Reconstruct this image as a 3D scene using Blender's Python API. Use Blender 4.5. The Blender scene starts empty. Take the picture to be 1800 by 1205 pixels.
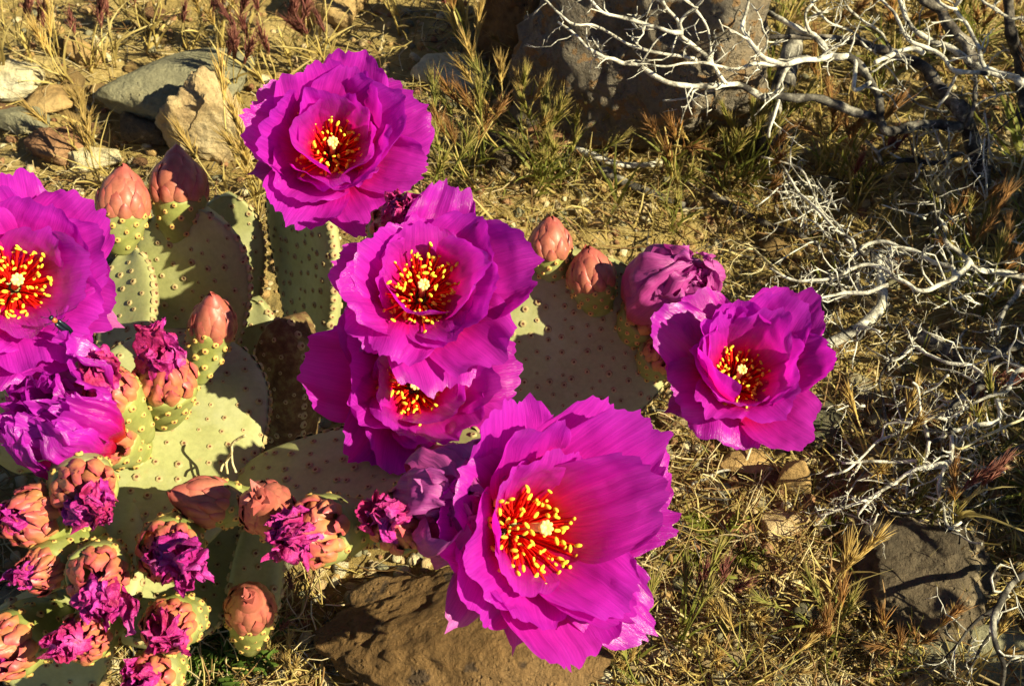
import bpy, math, random
import numpy as np
from mathutils import Vector, Matrix

# ------------------------------------------------------------------ camera, sky, sun, exposure
sc = bpy.context.scene
COL = sc.collection
HC, PITCH, HFOV = 0.50, math.radians(48.0), math.radians(46.0)
camd = bpy.data.cameras.new('camera')
cam = bpy.data.objects.new('camera', camd)
COL.objects.link(cam)
cam.location = (0, 0, HC)
cam.rotation_euler = (math.pi / 2 - PITCH, 0, 0)
camd.sensor_width = 36.0
camd.lens = 18.0 / math.tan(HFOV / 2)
camd.clip_start = 0.01
camd.clip_end = 500.0
camd.dof.use_dof = True
camd.dof.focus_distance = 0.50
camd.dof.aperture_fstop = 36.0
sc.camera = cam

SUN_TO = Vector((0.92, -0.40, 0.0)).normalized()
SUN_EL = math.radians(36.0)
world = bpy.data.worlds.new('World')
sc.world = world
world.use_nodes = True
wn = world.node_tree
wn.nodes.clear()
w_out = wn.nodes.new('ShaderNodeOutputWorld')
w_bg = wn.nodes.new('ShaderNodeBackground')
w_sky = wn.nodes.new('ShaderNodeTexSky')
w_sky.sky_type = 'NISHITA'
w_sky.sun_disc = False
w_sky.sun_elevation = SUN_EL
w_sky.sun_rotation = math.atan2(SUN_TO.x, SUN_TO.y)
w_sky.altitude = 1500.0
w_sky.air_density = 0.6
w_sky.dust_density = 0.6
w_bg.inputs['Strength'].default_value = 0.05
wn.links.new(w_sky.outputs[0], w_bg.inputs[0])
wn.links.new(w_bg.outputs[0], w_out.inputs[0])
sund = bpy.data.lights.new('sun', 'SUN')
sund.energy = 5.0
sund.angle = math.radians(0.53)
sund.color = (1.0, 0.89, 0.60)
sun = bpy.data.objects.new('sun', sund)
COL.objects.link(sun)
to_sun = Vector((SUN_TO.x * math.cos(SUN_EL), SUN_TO.y * math.cos(SUN_EL), math.sin(SUN_EL)))
sun.rotation_euler = (-to_sun).to_track_quat('-Z', 'Y').to_euler()
sun.location = to_sun * 3
sc.view_settings.view_transform = 'Standard'
sc.view_settings.look = 'None'
sc.view_settings.gamma = 1.0
sc.view_settings.use_curve_mapping = False
sc.view_settings.exposure = 1.25
sc.render.engine = 'CYCLES'
sc.cycles.max_bounces = 6
sc.cycles.use_denoising = True

# ------------------------------------------------------------------ pixel -> place
FPX = 900.0 / math.tan(HFOV / 2)
FWD = np.array((0, math.cos(PITCH), -math.sin(PITCH)))
UPV = np.array((0, math.sin(PITCH), math.cos(PITCH)))
RGT = np.array((1.0, 0, 0))
CAM = np.array((0, 0, HC))


def ray(u, v):
    return FWD + RGT * ((u - 900.0) / FPX) - UPV * ((v - 602.5) / FPX)


def at(u, v, d):                      # point at forward distance d
    return CAM + ray(u, v) * d


def onz(u, v, z):                     # point on the level plane z
    r = ray(u, v)
    return CAM + r * ((z - HC) / r[2])


def depth(p):
    return float(np.dot(np.asarray(p) - CAM, FWD))


def unit(a):
    a = np.asarray(a, float)
    return a / (np.linalg.norm(a) + 1e-12)


RND = random.Random(7)
NPR = np.random.RandomState(7)

# ------------------------------------------------------------------ vector noise
_T = np.random.RandomState(3).rand(64, 64, 64)


def vnoise(P):                        # value noise, -1..1, P (...,3)
    P = np.asarray(P, float)
    I = np.floor(P).astype(int)
    F = P - I
    F = F * F * (3 - 2 * F)
    I = I & 63
    J = (I + 1) & 63
    x0, y0, z0 = I[..., 0], I[..., 1], I[..., 2]
    x1, y1, z1 = J[..., 0], J[..., 1], J[..., 2]
    fx, fy, fz = F[..., 0], F[..., 1], F[..., 2]
    a = _T[x0, y0, z0] * (1 - fx) + _T[x1, y0, z0] * fx
    b = _T[x0, y1, z0] * (1 - fx) + _T[x1, y1, z0] * fx
    c = _T[x0, y0, z1] * (1 - fx) + _T[x1, y0, z1] * fx
    d = _T[x0, y1, z1] * (1 - fx) + _T[x1, y1, z1] * fx
    return ((a * (1 - fy) + b * fy) * (1 - fz) + (c * (1 - fy) + d * fy) * fz) * 2 - 1


def fbm(P, octv=4, gain=0.5):
    P = np.asarray(P, float)
    s, a, f = 0, 1.0, 1.0
    for k in range(octv):
        s = s + a * vnoise(P * f + 17.3 * k)
        a *= gain
        f *= 2.03
    return s


# ------------------------------------------------------------------ mesh helpers
def props(o, label=None, cat=None, group=None, kind=None):
    if label: o['label'] = label
    if cat: o['category'] = cat
    if group: o['group'] = group
    if kind: o['kind'] = kind
    return o


def empty(name, loc=(0, 0, 0)):
    o = bpy.data.objects.new(name, None)
    o.empty_display_size = 0.02
    o.location = loc
    COL.objects.link(o)
    return o


class MB:
    def __init__(self):
        self.V, self.F, self.M, self.U, self.n = [], [], [], [], 0

    def add(self, v, f, m=0, uv=None):
        v = np.asarray(v, float).reshape(-1, 3)
        self.V.append(v)
        f = [tuple(int(i) + self.n for i in q) for q in f]
        self.F += f
        self.M += [m] * len(f) if np.isscalar(m) else list(m)
        self.U.append(np.asarray(uv, float) if uv is not None else np.zeros((len(v), 2)))
        self.n += len(v)

    def build(self, name, mats, parent=None, smooth=True):
        V = np.concatenate(self.V)
        U = np.concatenate(self.U)
        me = bpy.data.meshes.new(name)
        me.from_pydata(V.tolist(), [], self.F)
        for m in (mats if isinstance(mats, (list, tuple)) else [mats]):
            me.materials.append(m)
        me.polygons.foreach_set('material_index', np.array(self.M, dtype=np.int32))
        me.polygons.foreach_set('use_smooth', np.full(len(self.F), smooth, dtype=bool))
        uvl = me.uv_layers.new(name='UVMap')
        li = np.empty(len(me.loops), dtype=np.int32)
        me.loops.foreach_get('vertex_index', li)
        uvl.data.foreach_set('uv', U[li].astype(np.float32).ravel())
        me.update()
        o = bpy.data.objects.new(name, me)
        COL.objects.link(o)
        if parent is not None:
            o.parent = parent
        return o


def grid_faces(nv, nu):               # nv rows, nu columns
    f = []
    for i in range(nv - 1):
        for j in range(nu - 1):
            a = i * nu + j
            f.append((a, a + 1, a + nu + 1, a + nu))
    return f


def frame_from(axis, spin=0.0):       # columns x, y, axis
    z = unit(axis)
    h = np.array((0, 0, 1.0)) if abs(z[2]) < 0.9 else np.array((1.0, 0, 0))
    x = unit(np.cross(h, z))
    y = np.cross(z, x)
    c, s = math.cos(spin), math.sin(spin)
    return np.stack([x * c + y * s, -x * s + y * c, z], axis=1)


def tube(mb, pts, rad, sides=6, m=0, wob=0.0, cap=True):
    pts = np.asarray(pts, float)
    n = len(pts)
    rad = np.full(n, rad) if np.isscalar(rad) else np.asarray(rad, float)
    T = np.gradient(pts, axis=0)
    T /= np.linalg.norm(T, axis=1)[:, None] + 1e-12
    ref = np.array((0, 0, 1.0)) if abs(T[0][2]) < 0.9 else np.array((1.0, 0, 0))
    X = unit(np.cross(ref, T[0]))
    V = []
    ang = np.arange(sides) * 2 * math.pi / sides
    for i in range(n):
        X = unit(X - T[i] * np.dot(X, T[i]))
        Y = np.cross(T[i], X)
        r = rad[i] * (1 + (wob * NPR.uniform(-1, 1, sides) if wob else 0))
        r = np.broadcast_to(r, (sides,))
        V.append(pts[i] + np.outer(np.cos(ang) * r, X) + np.outer(np.sin(ang) * r, Y))
    V = np.concatenate(V)
    F = []
    for i in range(n - 1):
        for j in range(sides):
            k = (j + 1) % sides
            F.append((i * sides + j, i * sides + k, (i + 1) * sides + k, (i + 1) * sides + j))
    if cap:
        F.append(tuple(range(sides))[::-1])
        F.append(tuple((n - 1) * sides + j for j in range(sides)))
    L = np.concatenate([[0], np.cumsum(np.linalg.norm(np.diff(pts, axis=0), axis=1))])
    uv = np.stack([np.tile(ang / 6.283, n), np.repeat(L / (L[-1] + 1e-9), sides)], 1)
    mb.add(V, F, m, uv)


def smooth_path(pts, k=6):            # Catmull-Rom
    P = np.asarray(pts, float)
    if len(P) < 3:
        return np.array([P[0] + (P[-1] - P[0]) * t for t in np.linspace(0, 1, k + 1)])
    Q = np.vstack([2 * P[0] - P[1], P, 2 * P[-1] - P[-2]])
    out = []
    for i in range(1, len(Q) - 2):
        for t in np.arange(k) / k:
            a, b, c, d = Q[i - 1], Q[i], Q[i + 1], Q[i + 2]
            out.append(0.5 * (2 * b + (c - a) * t + (2 * a - 5 * b + 4 * c - d) * t * t + (3 * b - 3 * c + d - a) * t ** 3))
    out.append(P[-1])
    return np.array(out)


def ico(sub):
    t = (1 + 5 ** 0.5) / 2
    V = [np.array(p, float) for p in [(-1, t, 0), (1, t, 0), (-1, -t, 0), (1, -t, 0), (0, -1, t), (0, 1, t), (0, -1, -t), (0, 1, -t), (t, 0, -1), (t, 0, 1), (-t, 0, -1), (-t, 0, 1)]]
    V = [unit(v) for v in V]
    F = [(0, 11, 5), (0, 5, 1), (0, 1, 7), (0, 7, 10), (0, 10, 11), (1, 5, 9), (5, 11, 4), (11, 10, 2), (10, 7, 6), (7, 1, 8), (3, 9, 4), (3, 4, 2), (3, 2, 6), (3, 6, 8), (3, 8, 9), (4, 9, 5), (2, 4, 11), (6, 2, 10), (8, 6, 7), (9, 8, 1)]
    for _ in range(sub):
        c, G = {}, []

        def mid(a, b):
            k = (min(a, b), max(a, b))
            if k not in c:
                c[k] = len(V)
                V.append(unit(V[a] + V[b]))
            return c[k]
        for a, b, d in F:
            x, y, z = mid(a, b), mid(b, d), mid(d, a)
            G += [(a, x, z), (b, y, x), (d, z, y), (x, y, z)]
        F = G
    return np.array(V), F


ICO = {k: ico(k) for k in range(6)}

# ------------------------------------------------------------------ materials


def mat(name, rough=0.7, spec=0.3):
    m = bpy.data.materials.new(name)
    m.use_nodes = True
    nt = m.node_tree
    b = nt.nodes['Principled BSDF']
    b.inputs['Roughness'].default_value = rough
    b.inputs['Specular IOR Level'].default_value = spec
    return m, nt, b


def N(nt, typ, **kw):
    n = nt.nodes.new(typ)
    for k, v in kw.items():
        if k.startswith('i_'):
            n.inputs[k[2:]].default_value = v
        else:
            setattr(n, k, v)
    return n


def ramp(nt, fac, stops, interp='LINEAR'):
    r = nt.nodes.new('ShaderNodeValToRGB')
    r.color_ramp.interpolation = interp
    e = r.color_ramp.elements
    while len(e) < len(stops):
        e.new(0.5)
    for el, (p, c) in zip(e, stops):
        el.position = p
        el.color = (*c, 1) if len(c) == 3 else c
    nt.links.new(fac, r.inputs[0])
    return r.outputs[0]


def noise(nt, scale, detail=4, rough=0.55, coord='Object', stretch=None, dist=0.0):
    tc = nt.nodes.new('ShaderNodeTexCoord')
    out = tc.outputs[coord]
    if stretch:
        mp = nt.nodes.new('ShaderNodeMapping')
        mp.inputs['Scale'].default_value = stretch
        nt.links.new(out, mp.inputs[0])
        out = mp.outputs[0]
    n = nt.nodes.new('ShaderNodeTexNoise')
    n.inputs['Scale'].default_value = scale
    n.inputs['Detail'].default_value = detail
    n.inputs['Roughness'].default_value = rough
    n.inputs['Distortion'].default_value = dist
    nt.links.new(out, n.inputs[0])
    return n.outputs[0]


def mixc(nt, fac, a, b, typ='MIX'):
    m = nt.nodes.new('ShaderNodeMix')
    m.data_type = 'RGBA'
    m.blend_type = typ
    for sock, val in ((m.inputs[0], fac), (m.inputs[6], a), (m.inputs[7], b)):
        if isinstance(val, (int, float)):
            sock.default_value = val
        elif isinstance(val, tuple):
            sock.default_value = (*val, 1)
        else:
            nt.links.new(val, sock)
    return m.outputs[2]


def bump(nt, b, h, dist, strength=1.0):
    n = nt.nodes.new('ShaderNodeBump')
    n.inputs['Distance'].default_value = dist
    n.inputs['Strength'].default_value = strength
    nt.links.new(h, n.inputs['Height'])
    nt.links.new(n.outputs[0], b.inputs['Normal'])


def uv_y(nt):
    tc = nt.nodes.new('ShaderNodeTexCoord')
    s = nt.nodes.new('ShaderNodeSeparateXYZ')
    nt.links.new(tc.outputs['UV'], s.inputs[0])
    return s.outputs[1]


def obj_rand(nt):
    return nt.nodes.new('ShaderNodeObjectInfo').outputs['Random']


def petal_mat(name, stops, tstops, trans=0.38, rough=0.32, pale=0.0):
    m, nt, b = mat(name, rough, 0.5)
    y = uv_y(nt)
    col = ramp(nt, y, stops)
    st = noise(nt, 1.0, 3, 0.5, 'UV', (26, 2.2, 1))
    var = ramp(nt, st, [(0.3, (0.80, 0.80, 0.80)), (0.7, (1.12, 1.1, 1.1))])
    col = mixc(nt, 1.0, col, var, 'MULTIPLY')
    fine = noise(nt, 1.0, 4, 0.6, 'UV', (95, 3.0, 1), 0.3)
    col = mixc(nt, 1.0, col, ramp(nt, fine, [(0.35, (0.72, 0.70, 0.78)), (0.55, (1, 1, 1)), (0.75, (1.12, 1.3, 1.08))]), 'MULTIPLY')
    hs = nt.nodes.new('ShaderNodeHueSaturation')
    mr = nt.nodes.new('ShaderNodeMapRange')
    nt.links.new(obj_rand(nt), mr.inputs[0])
    mr.inputs[3].default_value = 0.485
    mr.inputs[4].default_value = 0.51
    nt.links.new(mr.outputs[0], hs.inputs['Hue'])
    nt.links.new(col, hs.inputs['Color'])
    col = hs.outputs[0]
    nt.links.new(col, b.inputs['Base Color'])
    bump(nt, b, fine, 0.0006, 0.6)
    tr = nt.nodes.new('ShaderNodeBsdfTranslucent')
    nt.links.new(ramp(nt, y, tstops), tr.inputs[0])
    mx = nt.nodes.new('ShaderNodeMixShader')
    mx.inputs[0].default_value = trans
    nt.links.new(b.outputs[0], mx.inputs[1])
    nt.links.new(tr.outputs[0], mx.inputs[2])
    nt.links.new(mx.outputs[0], nt.nodes['Material Output'].inputs[0])
    return m


M = {}
M['petal'] = petal_mat('petal_magenta',
                       [(0.0, (0.85, 0.03, 0.008)), (0.22, (0.76, 0.008, 0.03)), (0.40, (0.60, 0.006, 0.20)), (0.60, (0.53, 0.014, 0.40)), (1.0, (0.52, 0.028, 0.52))],
                       [(0.0, (0.95, 0.01, 0.01)), (0.3, (0.90, 0.003, 0.12)), (0.65, (0.80, 0.010, 0.55)), (1.0, (0.76, 0.020, 0.74))], trans=0.48, rough=0.26)
M['petal_old'] = petal_mat('petal_fading',
                           [(0.0, (0.55, 0.16, 0.10)), (0.22, (0.52, 0.07, 0.16)), (0.5, (0.46, 0.05, 0.29)), (1.0, (0.45, 0.075, 0.35))],
                           [(0.0, (0.6, 0.1, 0.08)), (0.5, (0.6, 0.03, 0.28)), (1.0, (0.55, 0.03, 0.38))], trans=0.25, rough=0.4)


def withered_mat():
    m, nt, b = mat('petal_withered', 0.5, 0.4)
    n1 = noise(nt, 130, 5, 0.65)
    n2 = noise(nt, 700, 4, 0.7)
    col = ramp(nt, n1, [(0.26, (0.14, 0.008, 0.04)), (0.40, (0.34, 0.012, 0.14)), (0.54, (0.45, 0.02, 0.26)), (0.67, (0.52, 0.09, 0.38)), (0.80, (0.54, 0.24, 0.18))])
    hs = nt.nodes.new('ShaderNodeHueSaturation')
    mr = nt.nodes.new('ShaderNodeMapRange')
    nt.links.new(obj_rand(nt), mr.inputs[0])
    mr.inputs[3].default_value = 0.475
    mr.inputs[4].default_value = 0.535
    nt.links.new(mr.outputs[0], hs.inputs['Hue'])
    nt.links.new(col, hs.inputs['Color'])
    nt.links.new(hs.outputs[0], b.inputs['Base Color'])
    bump(nt, b, n2, 0.0012, 0.7)
    tr = nt.nodes.new('ShaderNodeBsdfTranslucent')
    nt.links.new(hs.outputs[0], tr.inputs[0])
    mx = nt.nodes.new('ShaderNodeMixShader')
    mx.inputs[0].default_value = 0.15
    nt.links.new(b.outputs[0], mx.inputs[1])
    nt.links.new(tr.outputs[0], mx.inputs[2])
    nt.links.new(mx.outputs[0], nt.nodes['Material Output'].inputs[0])
    return m


M['petal_dry'] = withered_mat()


def scale_mat(name, base, tip, rough=0.45):
    m, nt, b = mat(name, rough, 0.4)
    y = uv_y(nt)
    col = ramp(nt, y, [(0.0, base), (0.65, tuple(0.5 * (p + q) for p, q in zip(base, tip))), (1.0, tip)])
    n = noise(nt, 260, 4, 0.6)
    col = mixc(nt, 1.0, col, ramp(nt, n, [(0.3, (0.75, 0.75, 0.75)), (0.7, (1.12, 1.1, 1.08))]), 'MULTIPLY')
    nt.links.new(col, b.inputs['Base Color'])
    b.inputs['Subsurface Weight'].default_value = 0.0
    b.inputs['Subsurface Radius'].default_value = (0.003, 0.0012, 0.0008)
    bump(nt, b, n, 0.0004, 0.5)
    return m


M['scale_pink'] = scale_mat('bud_scale', (0.38, 0.15, 0.085), (0.34, 0.075, 0.065))
M['scale_orange'] = scale_mat('fruit_scale', (0.50, 0.24, 0.08), (0.40, 0.055, 0.08))


def pad_mat(name, c1, c2, c3):
    m, nt, b = mat(name, 0.55, 0.35)
    n1 = noise(nt, 22, 3)
    n2 = noise(nt, 420, 5, 0.65)
    col = ramp(nt, n1, [(0.3, c1), (0.55, c2), (0.75, c3)])
    col = mixc(nt, 1.0, col, ramp(nt, n2, [(0.3, (0.86, 0.86, 0.84)), (0.7, (1.08, 1.08, 1.06))]), 'MULTIPLY')
    n3 = noise(nt, 60, 6, 0.7, dist=0.4)
    col = mixc(nt, ramp(nt, n3, [(0.60, (0, 0, 0)), (0.72, (0.55, 0.55, 0.55))]), col, (0.33, 0.24, 0.11))
    n4 = noise(nt, 34, 5, 0.65)
    col = mixc(nt, ramp(nt, n4, [(0.50, (0, 0, 0)), (0.75, (0.5, 0.5, 0.5))]), col, (0.40, 0.41, 0.26))
    nt.links.new(col, b.inputs['Base Color'])
    bump(nt, b, n2, 0.0003, 0.5)
    return m


M['pad'] = pad_mat('cactus_skin', (0.245, 0.25, 0.10), (0.30, 0.31, 0.13), (0.34, 0.345, 0.155))
M['receptacle'] = pad_mat('receptacle_skin', (0.19, 0.215, 0.05), (0.24, 0.26, 0.07), (0.29, 0.29, 0.095))


def corky_mat():
    m, nt, b = mat('corky_stem', 0.9, 0.1)
    n = noise(nt, 120, 6, 0.7)
    nt.links.new(ramp(nt, n, [(0.3, (0.05, 0.028, 0.014)), (0.5, (0.13, 0.075, 0.035)), (0.62, (0.20, 0.16, 0.06)), (0.8, (0.34, 0.28, 0.18))]), b.inputs['Base Color'])
    bump(nt, b, n, 0.002, 1.0)
    return m


M['cork'] = corky_mat()


def plain(name, c, rough=0.7, spec=0.3, var=0.25, sc_=300):
    m, nt, b = mat(name, rough, spec)
    n = noise(nt, sc_, 3)
    lo = tuple(x * (1 - var) for x in c)
    hi = tuple(min(1, x * (1 + var)) for x in c)
    nt.links.new(ramp(nt, n, [(0.3, lo), (0.7, hi)]), b.inputs['Base Color'])
    return m


M['areole_ring'] = plain('areole_ring', (0.34, 0.27, 0.13), 0.9, 0.1)
M['areole_core'] = plain('areole_core', (0.13, 0.05, 0.03), 0.9, 0.1)
M['glochid'] = plain('glochid_tuft', (0.52, 0.34, 0.10), 0.9, 0.1)
M['filament'] = plain('filament', (0.80, 0.015, 0.008), 0.5, 0.3)
M['anther'] = plain('anther', (0.85, 0.60, 0.05), 0.95, 0.05, 0.3, 900)
M['stigma'] = plain('stigma', (0.80, 0.68, 0.22), 0.5, 0.3)


def rock_mat(name, cols, sc1=18, sc2=160, bd=0.004, rough=0.9, spots=None, pores=0.0):
    m, nt, b = mat(name, rough, 0.2)
    n1 = noise(nt, sc1, 5, 0.6)
    n2 = noise(nt, sc2, 8, 0.7)
    k = len(cols)
    col = ramp(nt, n1, [(0.28 + 0.44 * i / max(1, k - 1), c) for i, c in enumerate(cols)])
    col = mixc(nt, 1.0, col, ramp(nt, n2, [(0.25, (0.55, 0.55, 0.55)), (0.5, (1, 1, 1)), (0.8, (1.3, 1.27, 1.2))]), 'MULTIPLY')
    if spots:
        s = noise(nt, spots[1], 3, 0.5)
        f = ramp(nt, s, [(spots[2], (0, 0, 0)), (spots[2] + 0.05, (1, 1, 1))])
        col = mixc(nt, f, col, spots[0])
    nt.links.new(col, b.inputs['Base Color'])
    h = n2
    if pores:
        vo = nt.nodes.new('ShaderNodeTexVoronoi')
        vo.inputs['Scale'].default_value = 330
        tc = nt.nodes.new('ShaderNodeTexCoord')
        nt.links.new(tc.outputs['Object'], vo.inputs[0])
        r = ramp(nt, vo.outputs['Distance'], [(0.10, (0, 0, 0)), (0.32, (1, 1, 1))])
        ma = nt.nodes.new('ShaderNodeMath')
        ma.operation = 'MULTIPLY_ADD'
        nt.links.new(r, ma.inputs[0])
        pm = nt.nodes.new('ShaderNodeMath')
        pm.operation = 'MULTIPLY'
        nt.links.new(ramp(nt, noise(nt, 45, 4, 0.6), [(0.45, (0, 0, 0)), (0.62, (1, 1, 1))]), pm.inputs[0])
        pm.inputs[1].default_value = pores * 0.7
        nt.links.new(pm.outputs[0], ma.inputs[1])
        nt.links.new(n2, ma.inputs[2])
        h = ma.outputs[0]
    bump(nt, b, h, bd, 1.0)
    return m


M['rock_grey'] = rock_mat('grey_rock', [(0.17, 0.16, 0.09), (0.20, 0.19, 0.12), (0.27, 0.23, 0.12)], 10, 260, 0.0025, pores=0.6)
M['rock_tan'] = rock_mat('tan_rock', [(0.38, 0.25, 0.12), (0.50, 0.38, 0.20), (0.62, 0.52, 0.32)], 28, 170, 0.005)
M['rock_cream'] = rock_mat('cream_rock', [(0.50, 0.42, 0.22), (0.60, 0.53, 0.33), (0.66, 0.62, 0.45)], 22, 170, 0.005)
M['rock_brown'] = rock_mat('brown_rock', [(0.13, 0.075, 0.03), (0.22, 0.13, 0.05), (0.30, 0.19, 0.085)], 14, 150, 0.009, spots=((0.09, 0.06, 0.035), 70, 0.62), pores=0.5)
M['rock_dark'] = rock_mat('dark_rock', [(0.05, 0.04, 0.028), (0.10, 0.078, 0.05), (0.15, 0.115, 0.07)], 18, 150, 0.005, spots=((0.30, 0.24, 0.15), 60, 0.64), pores=0.6)
M['rock_boulder'] = rock_mat('boulder_rock', [(0.12, 0.10, 0.075), (0.21, 0.18, 0.135), (0.28, 0.21, 0.125)], 16, 130, 0.008, spots=((0.26, 0.16, 0.075), 110, 0.57), pores=0.8)
M['rock_red'] = rock_mat('red_rock', [(0.20, 0.09, 0.045), (0.30, 0.16, 0.08), (0.38, 0.23, 0.12)], 24, 160, 0.005)
M['rock_ochre'] = rock_mat('ochre_rock', [(0.28, 0.17, 0.065), (0.38, 0.25, 0.10), (0.46, 0.33, 0.15)], 24, 160, 0.004)


def soil_mat():
    m, nt, b = mat('desert_soil', 0.95, 0.1)
    n1 = noise(nt, 5, 5, 0.6)
    n2 = noise(nt, 130, 8, 0.7)
    col = ramp(nt, n1, [(0.3, (0.19, 0.13, 0.045)), (0.5, (0.33, 0.245, 0.09)), (0.7, (0.45, 0.35, 0.15))])
    col = mixc(nt, 1.0, col, ramp(nt, n2, [(0.25, (0.5, 0.48, 0.45)), (0.5, (1, 1, 1)), (0.8, (1.35, 1.3, 1.2))]), 'MULTIPLY')
    nt.links.new(col, b.inputs['Base Color'])
    bump(nt, b, n2, 0.006, 1.0)
    return m


M['soil'] = soil_mat()


def bark_mat(name, cols, sc_=90):
    m, nt, b = mat(name, 0.85, 0.15)
    n1 = noise(nt, sc_, 5, 0.65)
    n2 = noise(nt, 420, 4, 0.7)
    col = ramp(nt, n1, [(0.36 + 0.28 * i / (len(cols) - 1), c) for i, c in enumerate(cols)])
    nt.links.new(mixc(nt, 1.0, col, ramp(nt, n2, [(0.3, (0.7, 0.7, 0.7)), (0.6, (1.05, 1.05, 1.05))]), 'MULTIPLY'), b.inputs['Base Color'])
    bump(nt, b, n2, 0.0012, 0.8)
    return m


M['bark_white'] = bark_mat('bleached_bark', [(0.05, 0.045, 0.04), (0.42, 0.40, 0.33), (0.64, 0.62, 0.53), (0.70, 0.68, 0.58)])
M['bark_grey'] = bark_mat('grey_bark', [(0.025, 0.022, 0.02), (0.05, 0.045, 0.04), (0.13, 0.12, 0.10), (0.36, 0.34, 0.28)], 70)
M['bark_dark'] = bark_mat('dark_bark', [(0.02, 0.018, 0.016), (0.06, 0.052, 0.045), (0.12, 0.105, 0.085), (0.30, 0.27, 0.22)], 80)
M['bark_straw'] = bark_mat('pale_twig', [(0.34, 0.27, 0.12), (0.52, 0.44, 0.22), (0.62, 0.55, 0.32), (0.66, 0.6, 0.4)])


def blade_mat(name, stops, trans=0.3):
    m, nt, b = mat(name, 0.6, 0.3)
    col = ramp(nt, uv_y(nt), stops)
    v = ramp(nt, obj_rand(nt), [(0, (0.8, 0.78, 0.75)), (1, (1.15, 1.12, 1.0))])
    col = mixc(nt, 1.0, col, v, 'MULTIPLY')
    nt.links.new(col, b.inputs['Base Color'])
    tr = nt.nodes.new('ShaderNodeBsdfTranslucent')
    nt.links.new(col, tr.inputs[0])
    mx = nt.nodes.new('ShaderNodeMixShader')
    mx.inputs[0].default_value = trans
    nt.links.new(b.outputs[0], mx.inputs[1])
    nt.links.new(tr.outputs[0], mx.inputs[2])
    nt.links.new(mx.outputs[0], nt.nodes['Material Output'].inputs[0])
    return m


M['straw'] = blade_mat('straw', [(0, (0.40, 0.30, 0.09)), (0.5, (0.55, 0.45, 0.16)), (1, (0.66, 0.57, 0.26))])
M['straw_pale'] = blade_mat('pale_straw', [(0, (0.50, 0.40, 0.20)), (1, (0.72, 0.64, 0.42))])
M['straw_brown'] = blade_mat('brown_straw', [(0, (0.20, 0.11, 0.045)), (1, (0.38, 0.24, 0.10))])
M['grass_green'] = blade_mat('green_blade', [(0, (0.30, 0.26, 0.07)), (0.4, (0.17, 0.20, 0.035)), (1, (0.26, 0.26, 0.07))], 0.4)
M['head_purple'] = blade_mat('purple_awn', [(0, (0.20, 0.12, 0.05)), (0.3, (0.17, 0.045, 0.05)), (1, (0.30, 0.13, 0.09))])
M['head_rust'] = blade_mat('rust_awn', [(0, (0.30, 0.24, 0.06)), (0.35, (0.32, 0.16, 0.05)), (1, (0.40, 0.22, 0.09))])
M['head_gold'] = blade_mat('gold_awn', [(0, (0.48, 0.38, 0.12)), (0.4, (0.50, 0.35, 0.11)), (1, (0.55, 0.40, 0.16))])
M['head_green'] = blade_mat('green_awn', [(0, (0.20, 0.22, 0.05)), (0.4, (0.26, 0.26, 0.06)), (1, (0.42, 0.30, 0.11))])
M['weed'] = blade_mat('weed_leaf', [(0, (0.14, 0.16, 0.02)), (1, (0.24, 0.26, 0.04))], 0.35)
M['weed_dark'] = blade_mat('weed_leaf_dark', [(0, (0.06, 0.11, 0.015)), (1, (0.12, 0.20, 0.03))], 0.35)

# ------------------------------------------------------------------ ground


def gh(x, y):
    P = np.stack([np.asarray(x, float), np.asarray(y, float), np.zeros_like(np.asarray(x, float))], -1)
    return 0.010 * fbm(P * 5.0 + 3.1, 2) + 0.0035 * fbm(P * 38.0, 3) - 0.004


def gpt(u, v):                        # ground point under a pixel
    z = 0.0
    for _ in range(3):
        p = onz(u, v, z)
        z = float(gh(p[0], p[1]))
    return np.array((p[0], p[1], z))


def build_ground():
    def axis(lo, hi, n, far):
        a = np.linspace(lo, hi, n)
        st = a[1] - a[0]
        o = []
        x, s = hi, st
        while x < far:
            s *= 1.35
            x += s
            o.append(x)
        l, x, s = [], lo, st
        while x > -far:
            s *= 1.35
            x -= s
            l.append(x)
        return np.array(l[::-1] + list(a) + o)
    xs, ys = axis(-0.62, 0.62, 260, 120), axis(0.10, 1.15, 230, 120)
    X, Y = np.meshgrid(xs, ys)
    Z = gh(X, Y)
    mb = MB()
    mb.add(np.stack([X, Y, Z], -1).reshape(-1, 3), grid_faces(len(ys), len(xs)))
    return props(mb.build('ground', M['soil']), kind='structure')


build_ground()

# ------------------------------------------------------------------ rocks


def rock_shape(sub, seed, size, facets=14, rough=0.05, soft=18.0, flat=0.0):
    r = np.random.RandomState(seed)
    D, F = ICO[sub]
    Nn = r.normal(size=(facets, 3))
    Nn /= np.linalg.norm(Nn, axis=1)[:, None]
    h = r.uniform(0.72, 1.0, facets)
    q = np.maximum(D @ Nn.T, 0.02) / h
    R = 1.0 / (np.sum(q ** soft, axis=1) ** (1.0 / soft))
    R = np.minimum(R, 1.35)
    P = D * R[:, None]
    P = P * (1 + rough * fbm(P * 2.2 + seed, 4)[:, None] + 0.35 * rough * fbm(P * 9 + seed, 3)[:, None])
    P = P * (np.asarray(size) / 2)
    return P, F


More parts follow.
